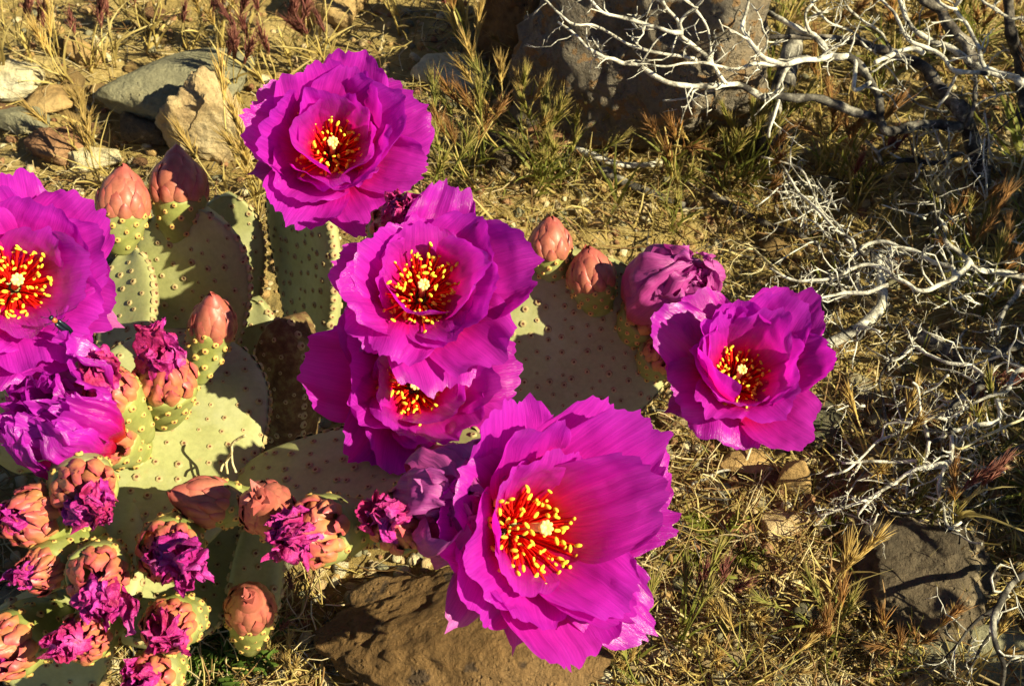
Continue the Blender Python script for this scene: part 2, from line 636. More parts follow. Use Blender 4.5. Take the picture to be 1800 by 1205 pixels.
def rock(name, mt, u0, u1, v0, v1, label, seed, sub=4, deep=0.9, lift=0.0, rough=0.07, facets=14, soft=18.0, rz=0.0, tilt=(0, 0), group=None, cat='rock', sink=0.25, short=None):
    """a rock whose picture box is u0..u1, v0..v1 and which rests on the ground"""
    g = gpt((u0 + u1) / 2, v1 - 0.12 * (v1 - v0))
    d = depth(g)
    wid = (u1 - u0) / FPX * d
    r = ray((u0 + u1) / 2, (v0 + v1) / 2)
    el = math.asin(-r[2] / np.linalg.norm(r))
    app = (v1 - v0) / FPX * d
    dep = wid * deep
    hgt = max(0.25 * wid, (app - dep * math.sin(el) * 0.8) / math.cos(el))
    hgt = min(hgt, wid * 1.1)
    if (app - dep * math.sin(el) * 0.8) < 0.2 * wid:
        dep = max(0.35 * wid, (app - hgt * math.cos(el)) / math.sin(el))
    P, F = rock_shape(sub, seed, (wid, dep, hgt * (1 + sink)), facets, rough, soft)
    R = np.array(Matrix.Rotation(rz, 3, 'Z') @ Matrix.Rotation(tilt[0], 3, 'X') @ Matrix.Rotation(tilt[1], 3, 'Y'))
    P = P @ R.T
    c = np.array((g[0], g[1] + dep * 0.42, g[2] + hgt * 0.5 * (1 - sink) + lift))
    mb = MB()
    mb.add(P, F)
    o = mb.build(name, M[mt])
    o.location = c
    props(o, label, cat, group)
    ROCKS.append((c[0], c[1], max(wid, dep) * 0.5, c[2] + hgt * 0.5))
    MARKS.append((c[0], c[1], short))
    return o


ROCKS = []
MARKS = []
rock('stone', 'rock_grey', 150, 455, 98, 248, 'long smooth grey-olive stone lying behind the jagged tan stone', 11, 5, 0.45, rough=0.05, facets=10, soft=9, rz=0.12, short='the long grey stone')
rock('stone', 'rock_tan', 290, 440, 150, 308, 'jagged pale tan stone leaning against the long grey stone', 23, 5, 0.7, rough=0.12, facets=12, soft=26, short='the jagged tan stone')
rock('stone', 'rock_dark', 206, 292, 202, 268, 'small slate grey stone tucked between the grey stone and the jagged tan stone', 31, 4, 0.8, rough=0.05)
rock('stone', 'rock_cream', -70, 78, 104, 196, 'whitish cream stone at the edge of the gravel', 44, 4, 0.8, rough=0.10, soft=24, short='the whitish cream stone')
rock('stone', 'rock_ochre', 38, 122, 152, 208, 'ochre brown block beside the whitish cream stone', 57, 4, 0.8, rough=0.05, short='the ochre block')
rock('stone', 'rock_grey', -5, 78, 192, 252, 'grey-brown stone in front of the ochre block', 62, 4, 0.8, rough=0.06)
rock('stone', 'rock_red', 48, 150, 222, 306, 'reddish brown stone behind the open flower with the beetle', 71, 4, 0.9, rough=0.09, short='the reddish brown stone')
rock('stone', 'rock_cream', 104, 216, 262, 306, 'flat pale olive stone beside the reddish brown stone', 83, 4, 0.9, rough=0.06)
rock('stone', 'rock_cream', 138, 165, 184, 216, 'small round whitish pebble at the end of the long grey stone', 93, 3, 0.9, rough=0.04)
rock('stone', 'rock_ochre', 103, 182, 68, 118, 'flat slanted brown slab standing out of the dry grass', 97, 4, 0.5, rough=0.05, tilt=(0.1, 0.5))
rock('boulder', 'rock_boulder', 965, 1365, -110, 345, 'big dark grey boulder with orange-brown lichen behind the bleached twigs', 101, 5, 0.75, rough=0.13, facets=16, soft=22, short='the dark lichened boulder')
rock('boulder', 'rock_brown', 822, 1005, -90, 150, 'brown boulder half hidden by purple brome grass', 113, 5, 0.8, rough=0.09, short='the brown boulder in the grass')
rock('stone', 'rock_ochre', 508, 648, -40, 62, 'rounded tan-grey stone on gravel beyond the top flower', 127, 4, 0.8, rough=0.08, short='the rounded tan-grey stone')
rock('stone', 'rock_cream', 722, 852, 94, 168, 'flat whitish slab partly buried beside the brome grass', 131, 4, 0.8, rough=0.07, short='the flat whitish slab')
rock('stone', 'rock_red', 925, 1062, 208, 290, 'low reddish brown stone among green brome grass', 139, 4, 0.9, rough=0.06, soft=10, short='the low reddish stone')
rock('stone', 'rock_dark', 828, 936, 236, 312, 'dark ridged stone among the brome grass behind the topmost petals', 149, 4, 0.8, rough=0.09, short='the dark ridged stone')
rock('stone', 'rock_ochre', 1362, 1428, 798, 884, 'upright ochre block on the gravel below the bleached twigs', 151, 4, 0.8, rough=0.05, soft=24, short='the upright ochre block')
rock('stone', 'rock_ochre', 1268, 1362, 782, 836, 'flat ochre slab in shade beneath the flower by the twigs', 163, 4, 0.9, rough=0.06, short='the flat ochre slab')
rock('boulder', 'rock_dark', 1478, 1765, 918, 1135, 'large dark pitted boulder in front of the lower bleached twigs', 173, 5, 0.85, rough=0.14, facets=15, soft=26, short='the dark pitted boulder')
rock('boulder', 'rock_brown', 550, 1085, 985, 1300, 'broad brown boulder beneath the big front flower', 181, 5, 0.75, rough=0.10, facets=14, soft=16, short='the broad brown boulder')
rock('stone', 'rock_tan', 1330, 1420, 892, 950, 'pinkish tan stone in front of the upright ochre block', 191, 4, 0.9, rough=0.08, short='the pinkish tan stone')
rock('stone', 'rock_red', 1262, 1335, 905, 962, 'small brown stone beside the feathery green weed', 193, 4, 0.9, rough=0.08)
rock('boulder', 'rock_grey', 1620, 1830, 1085, 1200, 'flat grey rock under the lowest bare twig', 197, 4, 0.9, rough=0.08, short='the flat grey rock')
rock('stone', 'rock_cream', 1380, 1440, 1180, 1225, 'pale broken stone among straw near the dark pitted boulder', 199, 3, 0.9, rough=0.08)


EXTRA = [(1180, 430, 'the pair of pink buds'), (1420, 330, 'the split weathered stump'), (1700, 380, 'the forked trunk'), (1560, 560, 'the bent whitish stick'), (1540, 470, 'the white branch tangle'), (1700, 560, 'the dark log'),
         (1650, 790, 'the gnarled twigs'), (1250, 960, 'the feathery weed'), (1080, 300, 'the whitish stick'), (1180, 370, 'the dark weathered stick'), (1620, 300, 'the forked trunk'), (1160, 800, 'the big front flower'), (1500, 220, 'the black-barked branch')]
for _u, _v, _s in EXTRA:
    _p = gpt(_u, _v)
    MARKS.append((_p[0], _p[1], _s))


def near(p):                          # the landmark next to a place
    c = [(math.hypot(p[0] - a, p[1] - b), s) for a, b, s in MARKS if s]
    return min(c)[1]


def scatter_stones():
    r = random.Random(21)
    names = {'rock_tan': 'tan', 'rock_cream': 'whitish', 'rock_ochre': 'ochre', 'rock_red': 'reddish brown', 'rock_grey': 'grey'}
    proto = {}
    n = 0
    for k in range(900):
        if n >= 150:
            break
        u, v = r.uniform(-20, 1820), r.uniform(-15, 1215)
        if 0 < u < 1160 and v > 300 and not (v > 1060 and u > 1000):
            continue
        if u > 1350 and v < 420 and r.random() < 0.5:
            continue
        p = gpt(u, v)
        if any((p[0] - a) ** 2 + (p[1] - b) ** 2 < (c * 0.8) ** 2 for a, b, c, _ in ROCKS):
            continue
        left = u < 900 and v < 320
        mt = r.choice(['rock_tan', 'rock_cream', 'rock_ochre', 'rock_tan', 'rock_red', 'rock_grey', 'rock_ochre'])
        key = (mt, r.randrange(4))
        if key not in proto:
            P, F = rock_shape(2, 300 + len(proto) * 7, (1, 0.85, 0.6), 10, 0.10, 16)
            mb = MB()
            mb.add(P, F)
            o = mb.build('stone', M[mt])
            proto[key] = o.data
        else:
            o = bpy.data.objects.new('stone', proto[key])
            COL.objects.link(o)
        s = r.uniform(0.007, 0.013) * (1.0 if r.random() < 0.75 else 1.8)
        o.scale = (s, s * r.uniform(0.7, 1.1), s * r.uniform(0.6, 1.0))
        o.rotation_euler = (r.uniform(-0.4, 0.4), r.uniform(-0.4, 0.4), r.uniform(0, 6.28))
        o.location = (p[0], p[1], p[2] + s * 0.12)
        shp = ('rounded', 'angular', 'blunt', 'chipped')[key[1]]
        size = 'tiny' if s < 0.0095 else ('small' if s < 0.0135 else 'larger')
        props(o, '%s %s %s stone on the soil near %s' % (size, shp, names[mt], near(p)), 'stone', 'loose stones near %s' % near(p))
        n += 1


scatter_stones()


def merged_copies(protos, count, place, name, mats, seed, smooth=True):
    """many tiny loose bits as one mesh"""
    r = np.random.RandomState(seed)
    V, F, Mi, U, n = [], [], [], [], 0
    for k in range(count):
        t = place(r)
        if t is None:
            continue
        P, f, uv, mi = protos[r.randint(len(protos))]
        loc, R, s, mo = t
        V.append((P * s) @ R.T + loc)
        F.append(np.asarray(f) + n)
        U.append(uv)
        Mi.append(np.full(len(f), mi if mo is None else mo))
        n += len(P)
    V = np.concatenate(V)
    F = np.concatenate(F)
    U = np.concatenate(U)
    me = bpy.data.meshes.new(name)
    me.vertices.add(len(V))
    me.vertices.foreach_set('co', V.astype(np.float32).ravel())
    k = F.shape[1]
    me.loops.add(F.size)
    me.loops.foreach_set('vertex_index', F.astype(np.int32).ravel())
    me.polygons.add(len(F))
    me.polygons.foreach_set('loop_start', np.arange(len(F), dtype=np.int32) * k)
    for m in mats:
        me.materials.append(m)
    me.polygons.foreach_set('material_index', np.concatenate(Mi).astype(np.int32))
    me.polygons.foreach_set('use_smooth', np.full(len(F), smooth))
    uvl = me.uv_layers.new(name='UVMap')
    uvl.data.foreach_set('uv', U[F.ravel()].astype(np.float32).ravel())
    me.update(calc_edges=True)
    me.validate()
    o = bpy.data.objects.new(name, me)
    COL.objects.link(o)
    return o


def rand_rot(r, maxtilt=math.pi):
    a, b, c = r.uniform(-maxtilt, maxtilt), r.uniform(-maxtilt, maxtilt), r.uniform(0, 6.283)
    return np.array(Matrix.Rotation(c, 3, 'Z') @ Matrix.Rotation(b, 3, 'Y') @ Matrix.Rotation(a, 3, 'X'))


def rand_ground(r):
    # even over the picture, a little outside too
    u, v = r.uniform(-140, 1940), r.uniform(-110, 1300)
    p = onz(u, v, 0)
    return np.array((p[0], p[1], float(gh(p[0], p[1])))), u, v


def build_gravel():
    protos = []
    for s in range(12):
        P, F = rock_shape(1, 900 + s, (1, 0.8, 0.65), 8, 0.12, 14)
        protos.append((P, F, np.zeros((len(P), 2)), s % 5))

    def place(r):
        p, u, v = rand_ground(r)
        s = 0.0022 + 0.0065 * r.rand() ** 2.5
        return p + np.array((0, 0, s * 0.15)), rand_rot(r, 0.7), s, r.choice([0, 0, 1, 2, 2, 3, 4])
    o = merged_copies(protos, 9000, place, 'gravel', [M['rock_tan'], M['rock_cream'], M['rock_ochre'], M['rock_red'], M['rock_grey']], 5)
    props(o, 'fine tan gravel strewn over the desert soil', 'gravel', kind='stuff')


build_gravel()

# ------------------------------------------------------------------ the cactus
CACTUS = empty('beavertail_cactus', tuple(gpt(620, 900)))
props(CACTUS, 'spineless beavertail cactus with flat grey-green pads and magenta flowers', 'cactus')
CORG = np.array(CACTUS.location)


def loc(p):                           # world -> cactus space
    return np.asarray(p, float) - CORG


def areole(mb, p, n, r, seed, tuft=False):
    """a cushion: pale ring round a dark core, standing a little proud"""
    Fr = frame_from(n, seed)
    k = 6
    a = np.arange(k) * 2 * math.pi / k
    ring0 = np.stack([np.cos(a) * r, np.sin(a) * r, np.full(k, -0.15 * r)], 1)
    ring1 = np.stack([np.cos(a) * r * 0.72, np.sin(a) * r * 0.72, np.full(k, 0.42 * r)], 1)
    ring2 = np.stack([np.cos(a) * r * 0.36, np.sin(a) * r * 0.36, np.full(k, 0.30 * r)], 1)
    top = np.array([[0, 0, 0.12 * r if not tuft else 0.75 * r]])
    V = np.concatenate([ring0, ring1, ring2, top])
    F, mi = [], []
    for j in range(k):
        q = (j + 1) % k
        F += [(j, q, k + q, k + j), (k + j, k + q, 2 * k + q, 2 * k + j), (2 * k + j, 2 * k + q, 3 * k)]
        mi += [0, 0, 1]
    mb.add(V @ Fr.T + p, F, mi)


def pad(base, tip, width, normal, thick=0.013, mt='pad', seed=1, spacing=0.0088, obov=0.25, bend=0.006, ar=0.0017, label=None, areoles=True):
    """flat obovate joint from base to tip (world points); width in metres"""
    base, tip = np.asarray(base, float), np.asarray(tip, float)
    ax = tip - base
    L = np.linalg.norm(ax)
    ax = ax / L
    nn = np.asarray(normal, float)
    nn = unit(nn - ax * np.dot(nn, ax))
    sd = np.cross(ax, nn)
    W = width / 2

    def halfw(y):                     # y 0..1 along
        y = np.clip(y, 0, 1)
        c = 0.5 + obov * 0.5
        e = np.where(y < c, (c - y) / c, (y - c) / (1 - c))
        p = np.where(y < c, 2.0, 2.3)
        return W * np.power(np.clip(1 - e ** p, 0, 1), 0.5) * np.where(y < c, 1 - 0.12 * e, 1) + 0.0

    def surf(x, y, side):             # x -1..1 across
        hw = halfw(y)
        e = np.clip(1 - np.abs(x) ** 2.6, 0, 1) * np.clip(1 - (np.abs(y - 0.52) / 0.52) ** 5, 0.0, 1)
        z = side * thick / 2 * np.sqrt(e) * 1.0
        z = z + bend * ((x * 0.9) ** 2 - 0.4) + bend * 0.6 * np.sin(3.0 * y + seed)
        X = x * hw
        wb = 0.0012 * fbm(np.stack([X * 40 + seed, y * L * 40 + seed, np.zeros_like(X) + side], -1), 2)
        Y = y * L
        return base + np.multiply.outer(X, sd) + np.multiply.outer(Y, ax) + np.multiply.outer(z + wb * np.sqrt(e), nn)
    nu, nv = 37, 45
    s = np.linspace(-1, 1, nu)
    xs = np.sin(s * math.pi / 2)
    t = np.linspace(0, 1, nv)
    ys = 0.5 - 0.5 * np.cos(t * math.pi)
    X, Y = np.meshgrid(xs, ys)
    mb = MB()
    for side in (1, -1):
        P = surf(X, Y, side)
        f = grid_faces(nv, nu)
        if side < 0:
            f = [q[::-1] for q in f]
        mb.add(loc(P).reshape(-1, 3), f)
    o = mb.build('pad', M[mt], CACTUS)
    if label:
        o['label'] = label
    if areoles:
        am = MB()
        r = random.Random(seed)
        row = 0
        y = spacing * 0.5
        while y < L - spacing * 0.25:
            hw = float(halfw(np.array(y / L)))
            x = -hw + (spacing * 0.5 if row % 2 else 0.0)
            while x < hw:
                for side in (1, -1):
                    xx, yy = x + r.uniform(-1, 1) * spacing * 0.26, y + r.uniform(-1, 1) * spacing * 0.26
                    h2 = max(1e-5, float(halfw(np.array(yy / L))))
                    if abs(xx) > h2 * 0.97:
                        continue
                    q = np.array(xx / h2), np.array(yy / L)
                    p = surf(q[0], q[1], side)
                    e = 0.02
                    a = surf(np.clip(q[0] + e, -1, 1), q[1], side) - surf(np.clip(q[0] - e, -1, 1), q[1], side)
                    b = surf(q[0], np.clip(q[1] + e, 0, 1), side) - surf(q[0], np.clip(q[1] - e, 0, 1), side)
                    n = unit(np.cross(a, b)) * side
                    if np.dot(n, nn) * side < 0:
                        n = -n
                    areole(am, loc(p), n, ar * r.uniform(0.6, 1.25), r.random() * 6)
                x += spacing
            y += spacing * 0.86
            row += 1
        # along the rim, closer together
        for yy in np.linspace(0.2, 0.985, int(L / spacing * 1.6)):
            for sg in (-1, 1):
                p = surf(np.array(sg * 0.995), np.array(yy), 1)
                hw = float(halfw(np.array(yy)))
                dh = (float(halfw(np.array(min(1, yy + .01)))) - float(halfw(np.array(yy - .01)))) / (0.02 * L)
                n = unit(sd * sg - ax * dh)
                areole(am, loc(p), n, ar * 1.15 * r.uniform(0.85, 1.3), r.random() * 6, True)
        ao = am.build('areole_cushions', [M['areole_ring'], M['areole_core']], o)
        ao['kind'] = 'stuff'
    return o


def petal_verts(L, W, phi0, phi1, cup, ruf, seed, r0=0.004, nu=13, nv=17, curl=0.0, taper=0.30, rag=0.05, point=0.03, crump=0.0, bow=1.0, z0=0.0, wpos=0.68, roundtip=0.22, fold=0.0):
    octv = 4
    r = np.random.RandomState(seed)
    s = np.linspace(-1, 1, nu)
    t = np.linspace(0, 1, nv)
    S, T = np.meshgrid(s, t)
    rg = rag * (vnoise(np.stack([s * 3 + seed, s * 0 + seed * 1.7, s * 0], -1)) + 0.6 * vnoise(np.stack([s * 9 + seed, s * 0 + 9, s * 0], -1)) + 0.22 * vnoise(np.stack([s * 21 + seed, s * 0 + 4, s * 0], -1)))
    Lf = 1 - roundtip * np.abs(s) ** 2.6 + rg + point * np.exp(-(s / 0.10) ** 2)
    TT = T * Lf[None, :]
    # centreline
    k = 60
    q = np.linspace(0, 1.15, k)
    ph = phi0 + (phi1 - phi0) * np.clip(q, 0, 1.1) ** bow + curl * np.clip(q - 0.72, 0, 1) ** 1.5 * 5
    dq = (q[1] - q[0]) * L
    cr = r0 + np.concatenate([[0], np.cumsum(np.sin(ph[:-1]) * dq)])
    cz = z0 + np.concatenate([[0], np.cumsum(np.cos(ph[:-1]) * dq)])
    R = np.interp(TT, q, cr)
    Z = np.interp(TT, q, cz)
    PH = np.interp(TT, q, ph)
    f = taper + (1 - taper) * np.sin(np.clip(T / wpos, 0, 1) * math.pi / 2) ** 1.15
    f = f * (1 - 0.10 * np.clip((T - wpos) / (1 - wpos), 0, 1) ** 2)
    w = W / 2 * f
    lat = S * w
    off = cup * w * (S ** 2 - 0.25)
    a, b, c, d = r.uniform(0, 6.28, 4)
    k1, k2 = r.uniform(1.2, 2.2), r.uniform(2.6, 4.2)
    edge = T ** 1.6
    off = off + ruf * L * edge * (0.045 * np.sin(k1 * S * 3.14 + a + 1.5 * T) + 0.030 * np.sin(k2 * S * 3.14 + b) * np.abs(S) ** 0.7
                                   + 0.07 * vnoise(np.stack([S * 1.6 + c * 5, T * 1.8 + d * 7, S * 0 + seed % 50], -1)))
    off = off + ruf * 0.035 * L * np.abs(S) ** 2 * np.sin(T * r.uniform(6, 11) + a) * T
    if fold:
        s0, fa = r.uniform(-0.55, 0.55), r.choice([-1, 1]) * r.uniform(0.3, 1.0) * fold
        off = off + fa * w * np.abs(S - s0 - 0.25 * (T - 0.5)) * T
        if r.rand() < 0.5:
            t0 = r.uniform(0.55, 0.8)
            off = off + fa * L * 0.6 * np.clip(T + 0.25 * S * r.choice([-1, 1]) - t0, 0, 1)
    off = off - 0.012 * L * np.exp(-(S / 0.10) ** 2) * (1 - 0.6 * T)        # middle groove
    x = R - np.cos(PH) * off
    z = Z + np.sin(PH) * off
    P = np.stack([x, lat, z], -1)
    if crump:
        Q = P * (1.0 / max(L, 1e-4)) * 2.6 + seed * 0.77
        D = np.stack([fbm(Q + 5, octv), fbm(Q + 31, octv), fbm(Q + 57, octv)], -1)
        ridge = np.abs(fbm(Q * 2.3 + 3, 3))[..., None]
        P = P + D * crump * L * (T[..., None] ** 0.7) + (ridge - 0.3) * crump * L * 0.7 * np.stack([-np.cos(PH), PH * 0, np.sin(PH)], -1) * T[..., None]
    return P.reshape(-1, 3), np.stack([(S * 0.5 + 0.5).ravel(), T.ravel()], 1), grid_faces(nv, nu)


def add_petal(parent, origin, Fr, ang, mt, name='petal', thick=0.0, **kw):
    P, uv, F = petal_verts(**kw)
    c, s = math.cos(ang), math.sin(ang)
    Rz = np.array(((c, -s, 0), (s, c, 0), (0, 0, 1)))
    V = (P @ Rz.T) @ Fr.T + loc(origin)
    mb = MB()
    mb.add(V, F, 0, uv)
    if thick:
        nu = kw.get('nu', 13)
        nv = len(P) // nu
        # second skin a little outward, closed at the rim by overlap
        c0 = loc(origin)
        out = V - (c0 + Fr[:, 2] * np.dot(V - c0, Fr[:, 2])[:, None])
        out = out / (np.linalg.norm(out, axis=1)[:, None] + 1e-9)
        taper_e = (np.sin(np.clip(uv[:, 0], 0, 1) * math.pi) ** 0.5 * np.clip(1 - uv[:, 1], 0, 1) ** 0.4)[:, None]
        mb.add(V + out * thick * taper_e, [q[::-1] for q in F], 0, uv)
    return mb.build(name, M[mt], parent)


def receptacle(name, base, mouth, radius, seed, r_base=0.45, tub=0.0009, n_ar=34, ar=0.00135, label=None):
    """obconic green fruit with cushion tufts; returns the object, frame and length"""
    base, mouth = np.asarray(base, float), np.asarray(mouth, float)
    ax = mouth - base
    L = np.linalg.norm(ax)
    Fr = frame_from(ax, seed * 1.3)
    nv, nu = 16, 24
    prof_t = np.linspace(0, 1.0, nv)
    prof_r = radius * (r_base + (1 - r_base) * np.sin(prof_t * math.pi / 2) ** 0.9)
    rim_t = [1.03, 1.02, 0.94]
    rim_r = [radius * 0.93, radius * 0.72, radius * 0.35]
    tt = np.concatenate([[-0.04], prof_t, rim_t])
    rr = np.concatenate([[radius * r_base * 0.5], prof_r, rim_r])
    a = np.arange(nu) * 2 * math.pi / nu
    V = []
    for t, r in zip(tt, rr):
        V.append(np.stack([np.cos(a) * r, np.sin(a) * r, np.full(nu, t * L)], 1))
    V = np.concatenate(V)
    V = V * (1 + 0.05 * fbm(V * 110 + seed, 2)[:, None] * np.array((1, 1, 0.2)))
    F = []
    for i in range(len(tt) - 1):
        for j in range(nu):
            k = (j + 1) % nu
            F.append((i * nu + j, i * nu + k, (i + 1) * nu + k, (i + 1) * nu + j))
    F.append(tuple(range(nu))[::-1])
    F.append(tuple((len(tt) - 1) * nu + j for j in range(nu)))
    # tubercles under the tufts
    spots = []
    for k in range(n_ar):
        t = 0.10 + 0.9 * (k / (n_ar - 1)) ** 0.62
        an = k * 2.39996
        r = float(np.interp(t, prof_t, prof_r))
        spots.append((t, an, r))
    D = np.zeros(len(V))
    for t, an, r in spots:
        c = np.array((math.cos(an) * r, math.sin(an) * r, t * L))
        D = np.maximum(D, np.exp(-np.sum((V - c) ** 2, axis=1) / (0.0024 ** 2)))
    rad = V.copy()
    rad[:, 2] = 0
    rad /= np.linalg.norm(rad, axis=1)[:, None] + 1e-9
    V = V + rad * (D * tub)[:, None]
    mb = MB()
    mb.add(V @ Fr.T + loc(base), F)
    o = mb.build(name, M['receptacle'], CACTUS)
    if label:
        o['label'] = label
    am = MB()
    rn = random.Random(seed)
    for t, an, r in spots:
        n = np.array((math.cos(an), math.sin(an), 0.25))
        c = np.array((math.cos(an) * (r + tub * 0.8), math.sin(an) * (r + tub * 0.8), t * L))
        areole(am, Fr @ c + loc(base), Fr @ n, ar * rn.uniform(0.8, 1.25), rn.random() * 6, True)
    ao = am.build('areole_cushions', [M['glochid'], M['areole_core']], o)
    ao['kind'] = 'stuff'
    return o, Fr, L


def stamen_parts(fl, origin, Fr, R, seed, n=140):
    r = np.random.RandomState(seed)
    mb = MB()
    Db, Fb = ICO[1]
    for k in range(n):
        q = math.sqrt((k + 0.5) / n)
        an = k * 2.39996 + r.uniform(-0.2, 0.2)
        r0 = 0.10 * R * (0.5 + 0.5 * q)
        r1 = R * (0.07 + 0.37 * q) * r.uniform(0.75, 1.15)
        h = R * (0.36 - 0.02 * q + r.uniform(-0.10, 0.08))
        p0 = np.array((math.cos(an) * r0, math.sin(an) * r0, 0.02 * R))
        p2 = np.array((math.cos(an) * r1, math.sin(an) * r1, h))
        p1 = (p0 + p2) / 2 + np.array((math.cos(an), math.sin(an), 0)) * r.uniform(-0.04, 0.05) * R + np.array((0, 0, 0.03 * R))
        pts = np.array([p0, p1, p2])
        tube(mb, pts @ Fr.T + loc(origin), R * 0.0085, 4, 0, cap=False)
        sz = np.array((0.029, 0.0135, 0.0135)) * R * r.uniform(0.75, 1.25)
        Q = rand_rot(r, 1.2)
        V = (Db * sz) @ Q.T + p2
        mb.add(V @ Fr.T + loc(origin), Fb, 1)
    o = mb.build('stamens', [M['filament'], M['anther']], fl)
    o['kind'] = 'stuff'
    sb = MB()
    pts = np.array([(0, 0, 0), (0.01 * R, 0, 0.22 * R), (0.0, 0.01 * R, 0.43 * R)])
    tube(sb, pts @ Fr.T + loc(origin), np.array((0.035, 0.03, 0.035)) * R, 8)
    for k in range(8):
        an = k * 6.283 / 8 + 0.2
        c = np.array((math.cos(an) * 0.032 * R, math.sin(an) * 0.032 * R, 0.42 * R))
        Ql = frame_from((math.cos(an), math.sin(an), 2.0))
        V = (Db * np.array((0.022, 0.022, 0.045)) * R) @ Ql.T + c
        sb.add(V @ Fr.T + loc(origin), Fb)
    sb.build('stigma', M['stigma'], fl)


def open_flower(u, v, d, tilt, reach_px, seed, label, spread=0.0, rec=0.026, nsets=(7, 7, 5), spin=0.0, deep=1.0, grow=(0, 0), notch=None):
    """u,v,d: middle of the stamens; tilt: sideways lean of the axis in picture right / up; reach: petal reach"""
    c = at(u, v, d)
    tc = unit(CAM - c)
    a, b = tilt
    w = math.sqrt(max(0.05, 1 - a * a - b * b))
    ax = unit(tc * w + RGT * a + UPV * b)
    R = reach_px / FPX * d
    origin = c - ax * R * 0.22
    Fr = frame_from(ax, spin)
    o, _, _ = receptacle('flower', origin - ax * rec, origin, R * 0.27, seed, 0.55, label=label)
    rn = random.Random(seed)
    D = math.radians
    whorls = [
        # n, length, width, phi0, phi1, cup, ruffle, r0
        (nsets[0], 0.98, 0.80, 52, 70, 0.12, 0.6, 0.15),
        (nsets[1], 0.96, 0.78, 34, 50, 0.22, 0.55, 0.12),
        (nsets[2], 0.84, 0.70, 22, 34, 0.34, 0.55, 0.09),
    ]
    k = 0
    for wi, (n, Lf, Wf, p0, p1, cup, ruf, r0) in enumerate(whorls):
        for i in range(n):
            an = 6.2832 * (i + 0.5 * (wi % 2)) / n + rn.uniform(-0.2, 0.2) + wi * 0.2
            pd = Fr @ np.array((math.cos(an), math.sin(an), 0))
            gr = 1 + grow[0] * float(np.dot(pd, RGT)) + grow[1] * float(np.dot(pd, UPV))
            if notch:
                gr *= 1 - notch[2] * max(0.0, notch[0] * float(np.dot(pd, RGT)) + notch[1] * float(np.dot(pd, UPV))) ** 5
            add_petal(o, origin, Fr, an, 'petal',
                      L=R * Lf * gr * rn.uniform(0.88, 1.09), W=R * Wf * rn.uniform(0.82, 1.2),
                      phi0=D(p0 * deep + rn.uniform(-9, 9)), phi1=D(p1 * deep + spread + rn.uniform(-20, 16)), cup=cup + rn.uniform(-0.08, 0.1),
                      ruf=ruf * rn.uniform(0.7, 1.35), seed=seed * 101 + k, r0=R * r0 + 0.0006 * wi, curl=D(rn.uniform(-28, 30)), rag=0.055, nu=29, nv=27, z0=0.012 * R * wi, crump=0.026, fold=0.45 if rn.random() < 0.55 else 0.12)
            k += 1
    # small outer tepals, tinged with salmon
    for i in range(7):
        an = 6.2832 * i / 7 + rn.uniform(-0.2, 0.2)
        add_petal(o, origin - ax * 0.006, Fr, an, 'petal_old', L=R * rn.uniform(0.5, 0.75), W=R * rn.uniform(0.36, 0.5), phi0=D(48), phi1=D(rn.uniform(70, 100)), cup=0.2, ruf=0.8, seed=seed * 131 + i, r0=R * 0.23, rag=0.02, point=0.12, roundtip=0.4)
    stamen_parts(o, origin, Fr, R, seed)
    return o


def bud(base, mouth, tip, w_px, seed, label, mt='scale_pink', fat=1.0):
    b, m_, t_ = at(*base), at(*mouth), at(*tip)
    R = w_px / FPX * depth(m_) / 2
    o, _, L = receptacle('bud', b, m_, R * 0.98, seed, 0.5, label=label)
    ax = t_ - m_
    H = np.linalg.norm(ax)
    Fr = frame_from(ax, seed)
    # core
    k, nu = 12, 16
    a = np.arange(nu) * 6.2832 / nu
    tt = np.linspace(-0.1, 1, k)
    rr = R * 0.70 * fat * np.sqrt(np.clip(1 - (np.clip(tt - 0.15, 0, 1) / 0.86) ** 1.7, 0, 1)) + 0.0002
    V = np.concatenate([np.stack([np.cos(a) * r, np.sin(a) * r, np.full(nu, t * H)], 1) for t, r in zip(tt, rr)])
    F = [(i * nu + j, i * nu + (j + 1) % nu, (i + 1) * nu + (j + 1) % nu, (i + 1) * nu + j) for i in range(k - 1) for j in range(nu)]
    mb = MB()
    mb.add(V @ Fr.T + loc(m_), F, 0, np.stack([np.zeros(len(V)), np.repeat(tt, nu)], 1))
    mb.build('bud_core', M[mt], o)
    rn = random.Random(seed)
    rings = [(10, -0.20, 0.36, 0.50, 1.06), (9, -0.10, 0.55, 0.62, 1.05), (7, 0.0, 0.72, 0.78, 1.02), (6, 0.12, 0.84, 0.86, 0.94), (5, 0.26, 0.80, 0.84, 0.82), (4, 0.42, 0.66, 0.70, 0.62)]
    for wi, (n, z, Lf, Wf, rf) in enumerate(rings):
        for i in range(n):
            an = 6.2832 * (i + 0.5 * (wi % 2)) / n + rn.uniform(-0.12, 0.12)
            LL = H * Lf * rn.uniform(0.92, 1.1)
            # follow the ovoid: closing angle grows up the bud
            p0 = math.radians((22, 18, 12, 4, -4, -12)[wi] + rn.uniform(-3, 3))
            p1 = math.radians((-8, -28, -52, -62, -58, -46)[wi] + rn.uniform(-4, 4))
            add_petal(o, m_ + unit(ax) * H * z, Fr, an, mt, 'scale', thick=R * 0.035, L=LL, W=R * 1.25 * Wf * fat, phi0=p0, phi1=p1, cup=0.42, ruf=0.25, seed=seed * 57 + wi * 11 + i,
                      r0=R * rf * fat * 0.90, nu=9, nv=10, taper=0.75, wpos=0.45, roundtip=0.75, point=0.10, rag=0.03, crump=0.03)
    return o


